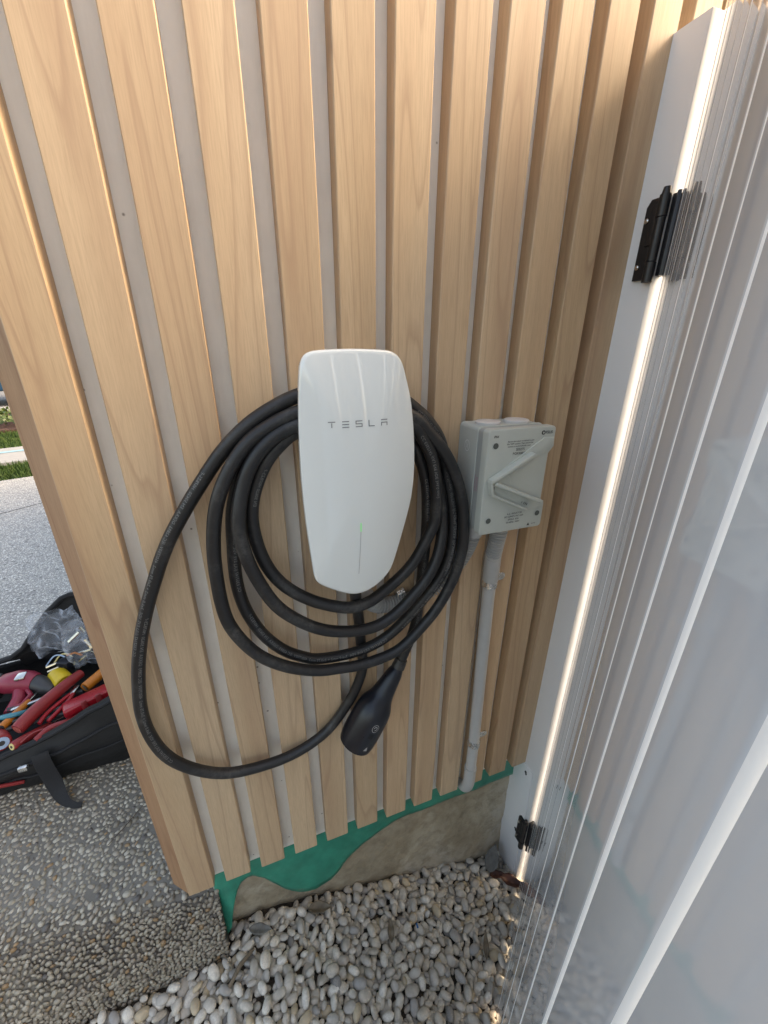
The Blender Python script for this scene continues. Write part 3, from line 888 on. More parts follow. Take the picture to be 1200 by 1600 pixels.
# even spacing, light smoothing
L_ = np.array(OUT + [OUT[0]]); dl = np.concatenate([[0], np.cumsum(np.linalg.norm(np.diff(L_, axis=0), axis=1))])
NQ = 180
tt = np.linspace(0, dl[-1], NQ, endpoint=False)
OUTS = np.c_[np.interp(tt, dl, L_[:, 0]), np.interp(tt, dl, L_[:, 1])]
for _ in range(4): OUTS = 0.5 * OUTS + 0.25 * (np.roll(OUTS, 1, 0) + np.roll(OUTS, -1, 0))
CEN = np.array([0.1455, 1.39])
RIM_Y = -0.088
def face_y(sr): return RIM_Y - 0.0155 * (1 - sr ** 2.3)
def face_s(x, z):
    dv = np.array([x, z]) - CEN
    if np.linalg.norm(dv) < 1e-6: return 0.0
    an = math.atan2(dv[1], dv[0]); rel = OUTS - CEN
    ans = np.arctan2(rel[:, 1], rel[:, 0]); rr = np.linalg.norm(rel, axis=1)
    o = np.argsort(ans)
    return float(np.linalg.norm(dv) / np.interp(an, ans[o], rr[o], period=2 * math.pi))
chg = empty('wall_charger', (0.1455, 0.0, 1.2102), 'white glossy wall charger with rounded shield shape and green status light', 'charger')
b = MB()
rings = [0.0, 0.1, 0.2, 0.3, 0.4, 0.5, 0.6, 0.7, 0.78, 0.85, 0.90, 0.94, 0.965, 0.982]
b.v.append((CEN[0], face_y(0), CEN[1]))
for sr in rings[1:]:
    for p in OUTS: q = CEN + (p - CEN) * sr; b.v.append((q[0], face_y(sr), q[1]))
for (sc_, y) in ((0.991, RIM_Y + 0.0004), (0.997, RIM_Y + 0.0014), (1.0, RIM_Y + 0.0030), (1.0, RIM_Y + 0.009), (0.985, RIM_Y + 0.0105)):
    for p in OUTS: q = CEN + (p - CEN) * sc_; b.v.append((q[0], y, q[1]))
nr = len(rings) - 1 + 5
for k in range(NQ): b.f.append((0, 1 + k, 1 + (k + 1) % NQ))
for r_ in range(nr - 1):
    for k in range(NQ):
        a = 1 + r_ * NQ + k; c = 1 + r_ * NQ + (k + 1) % NQ
        b.f.append((a, c, c + NQ, a + NQ))
b.build('front_glass', M['gloss_white'], chg, ang=60)
b = MB()
sect = [(0.975, RIM_Y + 0.0085), (0.972, RIM_Y + 0.018), (0.93, -0.055), (0.80, -0.035), (0.74, -0.020), (0.72, 0.0)]
for (sc_, y) in sect:
    for p in OUTS:
        q = CEN + (p - CEN) * sc_; b.v.append((q[0], y, q[1]))
for r_ in range(len(sect) - 1):
    for k in range(NQ):
        a = r_ * NQ + k; c = r_ * NQ + (k + 1) % NQ
        b.f.append((a, c, c + NQ, a + NQ))
b.f.append(tuple(range((len(sect) - 1) * NQ, len(sect) * NQ)))
b.build('housing', M['white_case'], chg, ang=60)
# lettering: strokes that follow the curved face
def on_face(mb, poly, lift=0.0004):
    mb.add([(x, face_y(min(0.98, face_s(x, z))) - lift, z) for x, z in poly], [tuple(range(len(poly)))])
lb = MB()
def bar(x0, z0, x1, z1):
    nseg = 5
    for k in range(nseg):
        a = x0 + (x1 - x0) * k / nseg; c = x0 + (x1 - x0) * (k + 1) / nseg
        on_face(lb, [(a, z0), (c, z0), (c, z1), (a, z1)])
TH = 0.00105
zb_, zt_ = 1.4598, 1.4665
zm_ = (zb_ + zt_) / 2
lx = [0.1078, 0.1246, 0.1413, 0.1574, 0.1741]
w_ = 0.0043
def H_(x, z, w=w_): bar(x - w, z - TH / 2, x + w, z + TH / 2)
def V_(x, z0, z1): bar(x - TH / 2, z0, x + TH / 2, z1)
zo = [0, 0.0002, 0.0003, 0.0004, 0.0004]
H_(lx[0], zt_); V_(lx[0], zb_, zt_ - TH * 1.0)
for z in (zb_, zm_, zt_): H_(lx[1], z)
for z in (zb_, zm_, zt_): H_(lx[2], z)
V_(lx[2] - w_ + TH / 2, zm_ + TH / 2, zt_ - TH / 2); V_(lx[2] + w_ - TH / 2, zb_ + TH / 2, zm_ - TH / 2)
H_(lx[3], zb_, w_ * 0.9); V_(lx[3] - w_ * 0.9 + TH / 2, zb_ + TH / 2, zt_ + TH / 2)
H_(lx[4], zt_); H_(lx[4], zm_, w_); V_(lx[4] - w_ + TH / 2, zb_ - TH / 2, zm_ - TH / 2); V_(lx[4] + w_ - TH / 2, zb_ - TH / 2, zm_ - TH / 2)
lb.build('lettering', M['letter'], chg, smooth=False)
lb = MB()
for k in range(8):
    z0 = 1.3322 - 0.0132 * k / 8; z1 = 1.3322 - 0.0132 * (k + 1) / 8
    ww = 0.0011 * (0.7 + 0.3 * math.sin(math.pi * (k + 0.5) / 8)); on_face(lb, [(0.1408 - ww, z1), (0.1408 + ww, z1), (0.1409 + ww, z0), (0.1409 - ww, z0)], 0.0005)
lb.build('status_light', M['led'], chg, smooth=False)
lb = MB()
for k in range(24):
    z0 = 1.319 - 0.069 * k / 24; z1 = 1.319 - 0.069 * (k + 1) / 24; x0 = 0.1408 - 0.0022 * k / 24; x1 = 0.1408 - 0.0022 * (k + 1) / 24
    on_face(lb, [(x1 - 0.00035, z1), (x1 + 0.00035, z1), (x0 + 0.00035, z0), (x0 - 0.00035, z0)], 0.0004)
lb.build('light_line', M['groove'], chg, smooth=False)
# stub where the cable leaves at the bottom
MB().cyl((0.1436, -0.058, 1.235), (0.1440, -0.052, 1.196), 0.0118, 20, 0.0105).build('cable_gland', M['rubber'], chg)

# ================================================================== CHARGING CABLE
lead = [(0.1425, -0.062, 1.235), (0.1433, -0.058, 1.1998), (0.1508, -0.035, 1.1538), (0.1608, -0.0165, 1.0842), (0.1655, -0.0125, 1.0299)]
L1 = [(0.1648, -0.0125, 0.986), (0.1447, -0.0125, 0.9324), (0.1095, -0.013, 0.8786), (0.0596, -0.015, 0.8418), (0.0014, -0.018, 0.8291), (-0.0558, -0.02, 0.8334), (-0.1082, -0.02, 0.8493), (-0.1619, -0.02, 0.8955), (-0.1875, -0.02, 0.9621), (-0.1918, -0.02, 1.0309), (-0.1852, -0.02, 1.0804), (-0.177, -0.02, 1.117), (-0.1632, -0.02, 1.1688), (-0.1434, -0.02, 1.2248), (-0.1171, -0.02, 1.2805), (-0.0851, -0.022, 1.3371), (-0.0526, -0.025, 1.3842), (-0.0187, -0.03, 1.4265), (0.0159, -0.035, 1.4577), (0.0493, -0.035, 1.4783), (0.0809, -0.035, 1.4913)]
d_ = [(0.2476, -0.03, 1.4681), (0.2657, -0.03, 1.4535), (0.2821, -0.03, 1.4346), (0.2943, -0.03, 1.4133), (0.3004, -0.03, 1.3891), (0.3059, -0.03, 1.3598), (0.316, -0.032, 1.32), (0.3213, -0.036, 1.2842), (0.3195, -0.04, 1.2484), (0.3146, -0.042, 1.2171), (0.2982, -0.045, 1.1816), (0.2682, -0.045, 1.1439), (0.2449, -0.042, 1.114), (0.2055, -0.036, 1.0731), (0.1535, -0.03, 1.0508), (0.0857, -0.026, 1.0527)]
L3 = [(0.0603, -0.025, 1.064), (0.0284, -0.025, 1.0874), (0.0, -0.025, 1.1267), (-0.018, -0.025, 1.1706), (-0.0267, -0.025, 1.2185), (-0.0272, -0.025, 1.2618), (-0.0207, -0.026, 1.3177), (-0.0128, -0.028, 1.359), (0.0033, -0.03, 1.4043), (0.0309, -0.03, 1.4344), (0.0572, -0.03, 1.4536), (0.0793, -0.03, 1.4607)]
c_ = [(0.2437, -0.04, 1.4379), (0.2679, -0.036, 1.4038), (0.2882, -0.036, 1.356), (0.2962, -0.038, 1.3224), (0.2986, -0.042, 1.29), (0.2942, -0.05, 1.2573), (0.2837, -0.056, 1.2242), (0.2635, -0.06, 1.1914), (0.2356, -0.06, 1.1589), (0.2096, -0.06, 1.1371), (0.179, -0.06, 1.1218), (0.1458, -0.06, 1.1205), (0.1139, -0.06, 1.1281), (0.0837, -0.06, 1.1414)]
L4 = [(0.0536, -0.06, 1.164), (0.0263, -0.06, 1.1964), (0.0054, -0.06, 1.2372), (-0.007, -0.06, 1.2767), (-0.012, -0.058, 1.3153), (-0.0091, -0.055, 1.3504), (-0.0017, -0.05, 1.383), (0.0128, -0.05, 1.4121), (0.0418, -0.05, 1.4419), (0.0759, -0.05, 1.4584)]
b_ = [(0.2365, -0.055, 1.4483), (0.2459, -0.055, 1.4369), (0.258, -0.055, 1.4175), (0.2677, -0.055, 1.3919), (0.2752, -0.055, 1.3551), (0.2791, -0.055, 1.3264), (0.2786, -0.055, 1.2983), (0.2717, -0.055, 1.2804), (0.2583, -0.055, 1.2542), (0.2446, -0.055, 1.2311), (0.2272, -0.055, 1.2108), (0.2029, -0.055, 1.1893), (0.17, -0.062, 1.1749), (0.1389, -0.066, 1.1725), (0.1121, -0.062, 1.1778)]
L5 = [(0.0907, -0.057, 1.1852), (0.073, -0.052, 1.1933), (0.0447, -0.045, 1.2149), (0.022, -0.042, 1.2444), (0.0098, -0.04, 1.2792), (0.0058, -0.04, 1.3196), (0.0081, -0.04, 1.3533), (0.0162, -0.04, 1.3813), (0.0323, -0.042, 1.4116), (0.0539, -0.042, 1.4336), (0.0765, -0.042, 1.4487)]
a_ = [(0.2445, -0.035, 1.4199), (0.255, -0.035, 1.3948), (0.2661, -0.035, 1.3633), (0.2724, -0.035, 1.3254), (0.2757, -0.032, 1.2893), (0.2755, -0.03, 1.2427), (0.2728, -0.028, 1.1925), (0.2711, -0.026, 1.139), (0.2645, -0.024, 1.0704), (0.242, -0.026, 1.0113), (0.2312, -0.028, 0.9886)]
e_ = [(0.2366, -0.055, 1.4589), (0.2542, -0.055, 1.4427), (0.2727, -0.055, 1.4221), (0.2919, -0.055, 1.3961), (0.3111, -0.055, 1.3625), (0.3247, -0.055, 1.3248), (0.3302, -0.055, 1.2907), (0.3325, -0.055, 1.2532), (0.3289, -0.055, 1.218), (0.3189, -0.055, 1.1805), (0.2933, -0.055, 1.1299), (0.2668, -0.055, 1.0971), (0.2286, -0.055, 1.0603), (0.1933, -0.053, 1.0451), (0.1471, -0.05, 1.0386), (0.1136, -0.048, 1.0421)]
L2 = [(0.081, -0.047, 1.0463), (0.04, -0.046, 1.0644), (0.0024, -0.046, 1.0924), (-0.0242, -0.046, 1.1269), (-0.0425, -0.046, 1.1689), (-0.0505, -0.046, 1.2112), (-0.0517, -0.046, 1.2496), (-0.0494, -0.046, 1.2931), (-0.0432, -0.046, 1.3298), (-0.033, -0.046, 1.3679), (-0.0158, -0.046, 1.4037), (0.0095, -0.046, 1.4345), (0.0397, -0.046, 1.4558), (0.0777, -0.046, 1.4729)]
# behind the charger, over its hook
def over(p, q, rise, y): return [((p[0] * 2 + q[0]) / 3, y, max(p[2], q[2]) + rise * 0.8), ((p[0] + q[0]) / 2, y, max(p[2], q[2]) + rise), ((p[0] + q[0] * 2) / 3, y, max(p[2], q[2]) + rise * 0.9)]
seq = lead + L1 + over(L1[-1], d_[0], 0.012, -0.030) + d_ + L3 + over(L3[-1], e_[0], 0.018, -0.045) + e_ + L2 + over(L2[-1], c_[0], 0.004, -0.040) + c_ + L4 + over(L4[-1], b_[0], 0.010, -0.050) + b_ + L5 + over(L5[-1], a_[0], 0.004, -0.034) + a_
CR = 0.0093
path = relax(catmull(seq, 6), 6, 0.5)
path = [p + Vector((mnoise.noise(p * 14), 0.0, mnoise.noise(p * 14 + Vector((5, 5, 5))))) * 0.0022 for p in path]
cable = empty('charging_cable', (0.1436, -0.05, 1.2), 'thick black charging cable coiled on the charger with a dark plug hanging', 'cable')
MB().tube(path, CR, 18, True).build('cable', M['rubber'], cable, ang=80)
CP = np.array([p[:] for p in path]); CL = np.concatenate([[0], np.cumsum(np.linalg.norm(np.diff(CP, axis=0), axis=1))])
def at_len(s):
    p = Vector([float(np.interp(s, CL, CP[:, k])) for k in range(3)])
    q = Vector([float(np.interp(s + 0.004, CL, CP[:, k])) for k in range(3)])
    q0 = Vector([float(np.interp(s - 0.004, CL, CP[:, k])) for k in range(3)])
    return p, (q - q0).normalized()
def s_near(pt): return float(CL[int(np.argmin(np.linalg.norm(CP - np.array(pt), axis=1)))])
def cable_print(body, s0, phi, size=0.0062, rev=False):
    vs, fs = text_mesh(body, size, 1.05, 'LEFT')
    pv = []
    for (x, y, z) in vs:
        s_ = s0 - x if rev else s0 + x
        p, T = at_len(s_)
        N0 = Vector((0, -1, 0)); N0 = (N0 - T * N0.dot(T)).normalized(); Bq = T.cross(N0)
        a = phi + (y if not rev else -y) / CR
        pv.append(p + (N0 * math.cos(a) + Bq * math.sin(a)) * (CR + 0.00022))
    mb = MB(); mb.add(pv, fs); mb.build('printing', M['print'], cable, smooth=False)
TXT = 'CC E357147 (UL) EVE VDE  3x6.0 mm2 + 2x0.75 mm2  450/750V  IEC 62893  DEKRA  EN 50620  H07BZ5-F'
cable_print(TXT, s_near(L1[8]) - 0.05, 0.35, rev=False)
cable_print(TXT, s_near(L1[11]) + 0.02, -0.62, rev=False)
cable_print(TXT, s_near(d_[0]) + 0.005, 0.1)
cable_print(TXT, s_near(d_[5]), -0.1)
cable_print(TXT, s_near(d_[13]), 0.35)
cable_print(TXT, s_near(L3[4]), 0.2)
cable_print(TXT, s_near(a_[2]), 0.25)
cable_print('CC E357147 (UL) EVE VDE 3x6.0 mm2', s_near(b_[1]), 0.2)
cable_print('EN 50620 H07BZ5-F', s_near(L5[6]), 0.3)

# plug on the cable's end
hp = [Vector((0.2312, -0.028, 0.9886)), Vector((0.2007, -0.033, 0.944)), Vector((0.178, -0.0385, 0.912)), Vector((0.1395, -0.0425, 0.8460))]
def along(t):
    P = catmull(hp, 10); i = t * (len(P) - 1); k = min(int(i), len(P) - 2); return P[k].lerp(P[k + 1], i - k)
tl = [i / 28 for i in range(29)]
rr_ = [float(np.interp(t, [0, 0.02, 0.05, 0.25, 0.40, 0.50, 0.59, 0.70, 0.95, 0.985, 1.0], [0.0105, 0.0125, 0.0148, 0.0190, 0.0222, 0.0268, 0.0318, 0.0346, 0.0352, 0.0346, 0.0325])) for t in tl]
for _ in range(3): rr_ = [rr_[0]] + [(rr_[i - 1] + 2 * rr_[i] + rr_[i + 1]) / 4 for i in range(1, len(rr_) - 1)] + [rr_[-1]]
pm = MB(); pm.tube([along(t) for t in tl], rr_, 28, True)
plug = pm.build('plug', M['navy'], cable, ang=50)
axis = (along(1.0) - along(0.7)).normalized()
e1 = along(1.0)
pr = MB(); pr.tube([e1 - axis * 0.002, e1 + axis * 0.0025], [0.0255, 0.0250], 28); pr.build('socket_face', M['navy_dark'], plug)
# strain relief with ribs
sr_ = MB()
P0 = Vector(a_[-2]).lerp(Vector(a_[-1]), 0.3)
sr_.tube([P0, Vector(a_[-1])], [0.0112, 0.0128], 20); sr_.build('strain_relief', M['rubber'], plug)
# symbols on the plug's front side
Nf = Vector((-0.12, -1, 0.05)); Nf = (Nf - axis * Nf.dot(axis)).normalized(); Sf = axis.cross(Nf)
def plug_pt(t, a):     # a = sideways distance over the surface
    r = float(np.interp(t, tl, rr_)); th = a / r
    return along(t) + (Nf * math.cos(th) + Sf * math.sin(th)) * (r + 0.0004)
Lp = (hp[-1] - hp[0]).length
pi_ = MB()
def ring(tc, ac, r0, r1, a0, a1, n=28):
    for k in range(n):
        A = [a0 + (a1 - a0) * (k + q) / n for q in (0, 1)]
        pi_.add([plug_pt(tc + r * math.cos(x) / Lp, ac + r * math.sin(x)) for x, r in ((A[0], r0), (A[0], r1), (A[1], r1), (A[1], r0))], [(0, 1, 2, 3)])
ring(0.735, -0.002, 0.0056, 0.0064, 0, 6.2832)
pi_.build('symbol', M['icon'], plug, smooth=False)
pi_ = MB()
ring(0.735, -0.002, 0.0022, 0.0034, 1.5, 6.4)
pi_.build('symbol', M['icon'], plug, smooth=False)
pi_ = MB()
pi_.add([plug_pt(0.905, -0.0055 + 0.0), plug_pt(0.945, -0.0012), plug_pt(0.945, -0.0088)], [(0, 1, 2)])
pi_.build('symbol', M['icon'], plug, smooth=False)
rb = MB()
rb.add([plug_pt(0.79, 0.0035), plug_pt(0.835, 0.0035), plug_pt(0.835, -0.0055), plug_pt(0.79, -0.0055)], [(0, 1, 2, 3)])
rb.build('button', M['navy_dark'], plug, smooth=False)

# ================================================================== ISOLATOR SWITCH
iso = empty('isolator_switch', (0.40, -0.04, 1.272), 'grey green weatherproof isolator switch box with V shaped lever', 'switch box')
IX0, IX1, IZ0, IZ1, IY = 0.3404, 0.4605, 1.2722, 1.4395, -0.085
def rrect(x0, x1, z0, z1, r, n=5):
    out = []
    for (cx, cz, a0) in ((x1 - r, z1 - r, 0), (x0 + r, z1 - r, 90), (x0 + r, z0 + r, 180), (x1 - r, z0 + r, 270)):
        for k in range(n + 1): a = R(a0 + 90 * k / n); out.append((cx + r * math.cos(a), cz + r * math.sin(a)))
    return out
fy_ = lambda a, c, dd: (a, dd, c)
MB().prism(rrect(IX0 + 0.002, IX1 - 0.002, IZ0 + 0.002, IZ1 - 0.001, 0.007), fy_, -0.0005, -0.053, 0.001).build('body', M['isolator_side'], iso)
MB().prism(rrect(IX0 + 0.0005, IX1 - 0.0005, IZ0 + 0.0008, IZ1, 0.007), fy_, -0.053, -0.0555, 0.0006).build('rim', M['isolator'], iso)
MB().prism(rrect(IX0 + 0.0014, IX1 - 0.0014, IZ0 + 0.0014, IZ1 - 0.0012, 0.007), fy_, -0.0555, -0.0705, 0).build('band', M['gasket'], iso)
# cover with the waisted right edge
co = rrect(IX0, IX1, IZ0, IZ1, 0.006)
notch = [(IX1, 1.313), (IX1 - 0.0075, 1.322), (IX1 - 0.0075, 1.397), (IX1, 1.406)]
out = []
for p in co:
    out.append(p)
# order of rrect starts at the top right corner going up/left, ends at the lower right corner
out = out + notch
cover = MB().prism(out, fy_, -0.0700, IY, 0.0014, 3).build('cover', M['isolator'], iso)
# screws wells
for (x, z) in ((0.3532, 1.4159), (0.447, 1.4167), (0.3546, 1.2961), (0.4485, 1.2972)):
    w = MB(); w.tube([(x, IY - 0.0001, z), (x, IY - 0.0006, z)], [0.0058, 0.0056], 20); wo = w.build('screw_well', M['isolator_side'], iso)
    w = MB(); w.tube([(x + 0.0006, IY - 0.0007, z - 0.0002), (x + 0.0006, IY - 0.0010, z - 0.0002)], [0.0046, 0.0044], 20); w.build('screw', M['hole'], wo)
# round dial
MB().tube([(0.3705, IY + 0.001, 1.3565), (0.3705, IY - 0.0022, 1.3565), (0.3705, IY - 0.0028, 1.3565)], [0.0165, 0.0165, 0.0158], 36).build('dial', M['isolator'], iso)
def rib(p, q, w, h, y0=IY, nm=None, m=None, round_=True):
    p = Vector((p[0], 0, p[1])); q = Vector((q[0], 0, q[1])); t = (q - p).normalized(); nn = Vector((-t.z, 0, t.x))
    pts = [(p + nn * w / 2), (p - nn * w / 2)]
    L = [p - nn * w / 2, q - nn * w / 2]
    poly = []
    for k in range(7): a = R(-90 + 180 * k / 6); c = q + t * math.cos(a) * w / 2 + nn * math.sin(a) * w / 2; poly.append((c.x, c.z))
    for k in range(7): a = R(90 + 180 * k / 6); c = p + t * math.cos(a) * w / 2 + nn * math.sin(a) * w / 2; poly.append((c.x, c.z))
    return poly
gd = MB()
# flat raised wings of the V guard
gd.prism([(0.3700, 1.3790), (0.4400, 1.4235), (0.4580, 1.4225), (0.4595, 1.4080), (0.4490, 1.4015), (0.3850, 1.3690)], fy_, IY + 0.0005, IY - 0.0022, 0.0008)
gd.prism([(0.3505, 1.3560), (0.4480, 1.3225), (0.4575, 1.3180), (0.4580, 1.3065), (0.4210, 1.3040), (0.3525, 1.3395)], fy_, IY + 0.0004, IY - 0.0018, 0.0008)
guard = gd.build('lever_guard', M['isolator'], iso)
rb = MB()
rb.prism(rib((0.3490, 1.3645), (0.4170, 1.3995), 0.0066, 0), fy_, IY - 0.001, IY - 0.0125, 0.0016, 3)
rb.prism(rib((0.3520, 1.3425), (0.4190, 1.3100), 0.0042, 0), fy_, IY - 0.001, IY - 0.0095, 0.0012, 3)
rb.prism(rib((0.3475, 1.3625), (0.3512, 1.3440), 0.0046, 0), fy_, IY - 0.001, IY - 0.0108, 0.0012, 3)
rb.build('guard_rib', M['isolator'], guard)
MB().prism(rib((0.3560, 1.3600), (0.4405, 1.3225), 0.0060, 0), fy_, IY - 0.003, IY - 0.0135, 0.0014, 3).build('lever', M['isolator'], iso)
MB().prism([(0.3545, 1.3445), (0.3545, 1.3545), (0.3580, 1.3530), (0.3580, 1.3440)], fy_, IY - 0.002, IY - 0.0032).build('lever_slot', M['hole'], iso)
# top plugs
for xx in (0.3715, 0.4250):
    c = MB(); c.tube([(xx, -0.034, IZ1 - 0.001), (xx, -0.034, IZ1 + 0.0012), (xx, -0.034, IZ1 + 0.0030), (xx, -0.034, IZ1 + 0.0038)], [0.0195, 0.0200, 0.0198, 0.0185], 32)
    c.build('blanking_cap', M['cap'], iso)
# writing
def flat_text(body, cx, cz, size, m, rot=0.0, y=IY - 0.0003, spacing=1.0, align='CENTER', shear=0.0, parent=None, name='lettering'):
    vs, fs = text_mesh(body, size, spacing, align, shear, 0.014)
    ca, sa = math.cos(rot), math.sin(rot)
    mb = MB(); mb.add([(cx + x * ca - yy * sa, y, cz + x * sa + yy * ca) for x, yy, z in vs], fs)
    return mb.build(name, m, parent or iso, smooth=False)
flat_text('IP66', 0.3532, 1.4292, 0.0050, M['ink'], shear=0.25)
flat_text('FSUS', 0.4480, 1.4302, 0.0062, M['ink'])
lg = MB(); lg.prism(rib((0.4372, 1.4303), (0.4376, 1.4303), 0.0066, 0), fy_, IY - 0.0002, IY - 0.0004); lgo = lg.build('emblem', M['ink'], iso, smooth=False)
lg = MB(); lg.tube([(0.4374, IY - 0.0005, 1.4303), (0.4374, IY - 0.0007, 1.4303)], [0.0017, 0.0017], 12); lg.build('emblem_centre', M['isolator'], lgo, smooth=False)
for k, line in enumerate(('Be sure the isolator is switched to open', 'the "OFF" position. Then remove the', 'screws or works hydraulic cover')):
    flat_text(line, 0.3985 - 0.0012 * k, 1.4205 - 0.0038 * k, 0.0031 if k else 0.0029, M['ink'])
flat_text('SE0275', 0.3985, 1.4076, 0.0054, M['ink'])
flat_text('PGK00817', 0.3975, 1.4015, 0.0054, M['ink'])
for k, line in enumerate(('A.C. ISOLATOR', 'ISO 60947-3 AC-22A', 'SPOLE  63A', '50-60Hz  500V')):
    flat_text(line, 0.4040 - 0.0004 * k, 1.3025 - 0.0050 * k, 0.0042, M['ink'])
flat_text('OFF', 0.4165, 1.3935, 0.0052, M['ink'], R(27), IY - 0.0026)
flat_text('I  ON', 0.4190, 1.3185, 0.0056, M['ink'], R(-24), IY - 0.0022)
tr_ = MB(); tr_.prism([(0.4318, 1.2768), (0.4372, 1.2768), (0.4345, 1.2815)], fy_, IY - 0.0002, IY - 0.0004); tr_.build('triangle_mark', M['ink'], iso, smooth=False)
flat_text('IEC 947', 0.4450, 1.2790, 0.0026, M['ink'])
def side_text(body, yc, zc, size, m, rot, x):
    vs, fs = text_mesh(body, size); ca, sa = math.cos(rot), math.sin(rot)
    mb = MB(); mb.add([(x, yc - (a * ca - c * sa), zc + a * sa + c * ca) for a, c, z in vs], fs)
    mb.build('lettering', m, iso, smooth=False)
side_text('ISOLATOR', -0.0640, 1.352, 0.0050, M['redink'], R(90), IX0 + 0.0011)
side_text('MAIN SWITCH', -0.0590, 1.352, 0.0042, M['redink'], R(90), IX0 + 0.0011)
ln_ = MB()
for k in range(24):
    a0, a1 = 2 * math.pi * k / 24, 2 * math.pi * (k + 1) / 24
    ln_.add([(IX0 + 0.0017, -0.0266 + r * math.cos(a), 1.4053 + 1.25 * r * math.sin(a)) for a, r in ((a0, 0.0064), (a0, 0.0072), (a1, 0.0072), (a1, 0.0064))], [(0, 1, 2, 3)])
for (p, q) in (((-0.003, -0.005), (0.003, 0.005)), ((0.003, -0.004), (-0.003, 0.003)), ((-0.0035, 0.004), (0.001, 0.006))):
    ln_.add([(IX0 + 0.0017, -0.0266 + p[0] - 0.0004, 1.4053 + p[1]), (IX0 + 0.0017, -0.0266 + p[0] + 0.0004, 1.4053 + p[1]), (IX0 + 0.0017, -0.0266 + q[0] + 0.0004, 1.4053 + q[1]), (IX0 + 0.0017, -0.0266 + q[0] - 0.0004, 1.4053 + q[1])], [(0, 1, 2, 3)])
ln_.build('emblem', M['whiteink'], iso, smooth=False)

# ================================================================== CONDUITS
def corrugated(name, pts, r, label, pitch=0.0060, amp=0.0023, m=None):
    P = catmull(pts, 12); A = np.array([p[:] for p in P]); L = np.concatenate([[0], np.cumsum(np.linalg.norm(np.diff(A, axis=0), axis=1))])
    n_ = int(L[-1] / pitch) * 4; q = []; rr = []
    for i in range(n_ + 1):
        s_ = L[-1] * i / n_; q.append([float(np.interp(s_, L, A[:, k])) for k in range(3)])
        rr.append(r + (amp if i % 4 in (1, 2) else -amp))
    b = MB(); b.tube(q, rr, 22, True)
    o = b.build(name, m or M['conduit_dark'], ang=20)
    return o
o = corrugated('flexible_conduit', [(0.1700, -0.024, 1.162), (0.1790, -0.020, 1.1440), (0.1945, -0.0165, 1.1304), (0.2219, -0.0150, 1.1251), (0.2568, -0.0150, 1.1264), (0.2885, -0.0150, 1.1342), (0.3203, -0.0150, 1.1507), (0.3450, -0.0160, 1.1777), (0.3590, -0.022, 1.2085), (0.3640, -0.030, 1.2395), (0.3640, -0.034, 1.2560)], 0.0122, '')
tag(o, 'grey corrugated conduit running behind the coil to the switch box', 'conduit')
MB().cyl((0.3640, -0.034, 1.247), (0.3640, -0.034, 1.2735), 0.0150, 24).build('gland', M['conduit'], o)
MB().tube([(0.232, -0.010, 1.139), (0.247, -0.007, 1.141)], [0.008, 0.008], 12).build('lug', M['zinc'], o)
cd = empty('conduit_pipe', (0.4385, -0.013, 0.4714), 'straight grey conduit pipe dropping from switch box to the footing', 'conduit')
o = corrugated('flexible_sleeve', [(0.4160, -0.038, 1.2735), (0.4160, -0.037, 1.2500), (0.4172, -0.031, 1.2200), (0.4203, -0.024, 1.1960), (0.4225, -0.020, 1.186)], 0.0128, '')
o.parent = cd; o.location = o.location - wloc(cd)
MB().tube([(0.4215, -0.0215, 1.197), (0.4230, -0.0195, 1.184), (0.4268, -0.0150, 1.150), (0.4275, -0.0140, 1.1335), (0.4276, -0.0138, 1.1325)], [0.0150, 0.0155, 0.0155, 0.0155, 0.0148], 26).build('coupling', M['conduit'], cd)
MB().tube([(0.4272, -0.0140, 1.140), (0.4280, -0.0135, 1.09), (0.4385, -0.0135, 0.6743), (0.4388, -0.0135, 0.565)], 0.0126, 26).build('pipe', M['conduit'], cd)
bend = catmull([(0.4387, -0.0135, 0.590), (0.4388, -0.0135, 0.565), (0.4392, -0.0125, 0.535), (0.4398, -0.006, 0.508), (0.4405, 0.010, 0.488), (0.4410, 0.040, 0.478)], 6)
MB().tube(bend, [0.0147 if i < 4 else 0.0142 for i in range(len(bend))], 26).build('elbow', M['conduit'], cd)
def saddle(z, x, label, y=-0.0138, r=0.0131):
    o = empty('pipe_clamp', (x, -0.014, z), label, 'pipe clamp', 'galvanised saddle clamps on the conduit pipe')
    b = MB(); N = 26
    for k in range(N + 1):
        a = R(-30 + 240 * k / N)
        for (rr, zz) in ((r + 0.0003, -0.0085), (r + 0.0019, -0.0085), (r + 0.0019, 0.0085), (r + 0.0003, 0.0085)):
            b.v.append((x + rr * math.cos(a), y - rr * math.sin(a), z + zz))
    for k in range(N):
        for j in range(4): b.f.append((k * 4 + j, k * 4 + (j + 1) % 4, k * 4 + 4 + (j + 1) % 4, k * 4 + 4 + j))
    b.f.append((0, 1, 2, 3)); b.f.append(tuple(N * 4 + j for j in range(4)))
    b.build('band', M['zinc'], o)
    t = MB()
    t.prism(rib((x + r + 0.0005, z), (x + r + 0.0215, z), 0.0165, 0), fy_, -0.0015, -0.0040, 0.0005)
    tb = t.build('tab', M['zinc'], o)
    s_ = MB(); s_.tube([(x + r + 0.0210, -0.0033, z), (x + r + 0.0210, -0.0050, z), (x + r + 0.0210, -0.0058, z)], [0.0046, 0.0044, 0.0028], 16); s_.build('screw', M['steel'], tb)
saddle(1.126, 0.4278, 'upper galvanised clamp just below the coupling on the conduit pipe', -0.0138, 0.0128)
saddle(0.678, 0.4385, 'lower galvanised clamp near the foot of the conduit pipe', -0.0138, 0.0128)

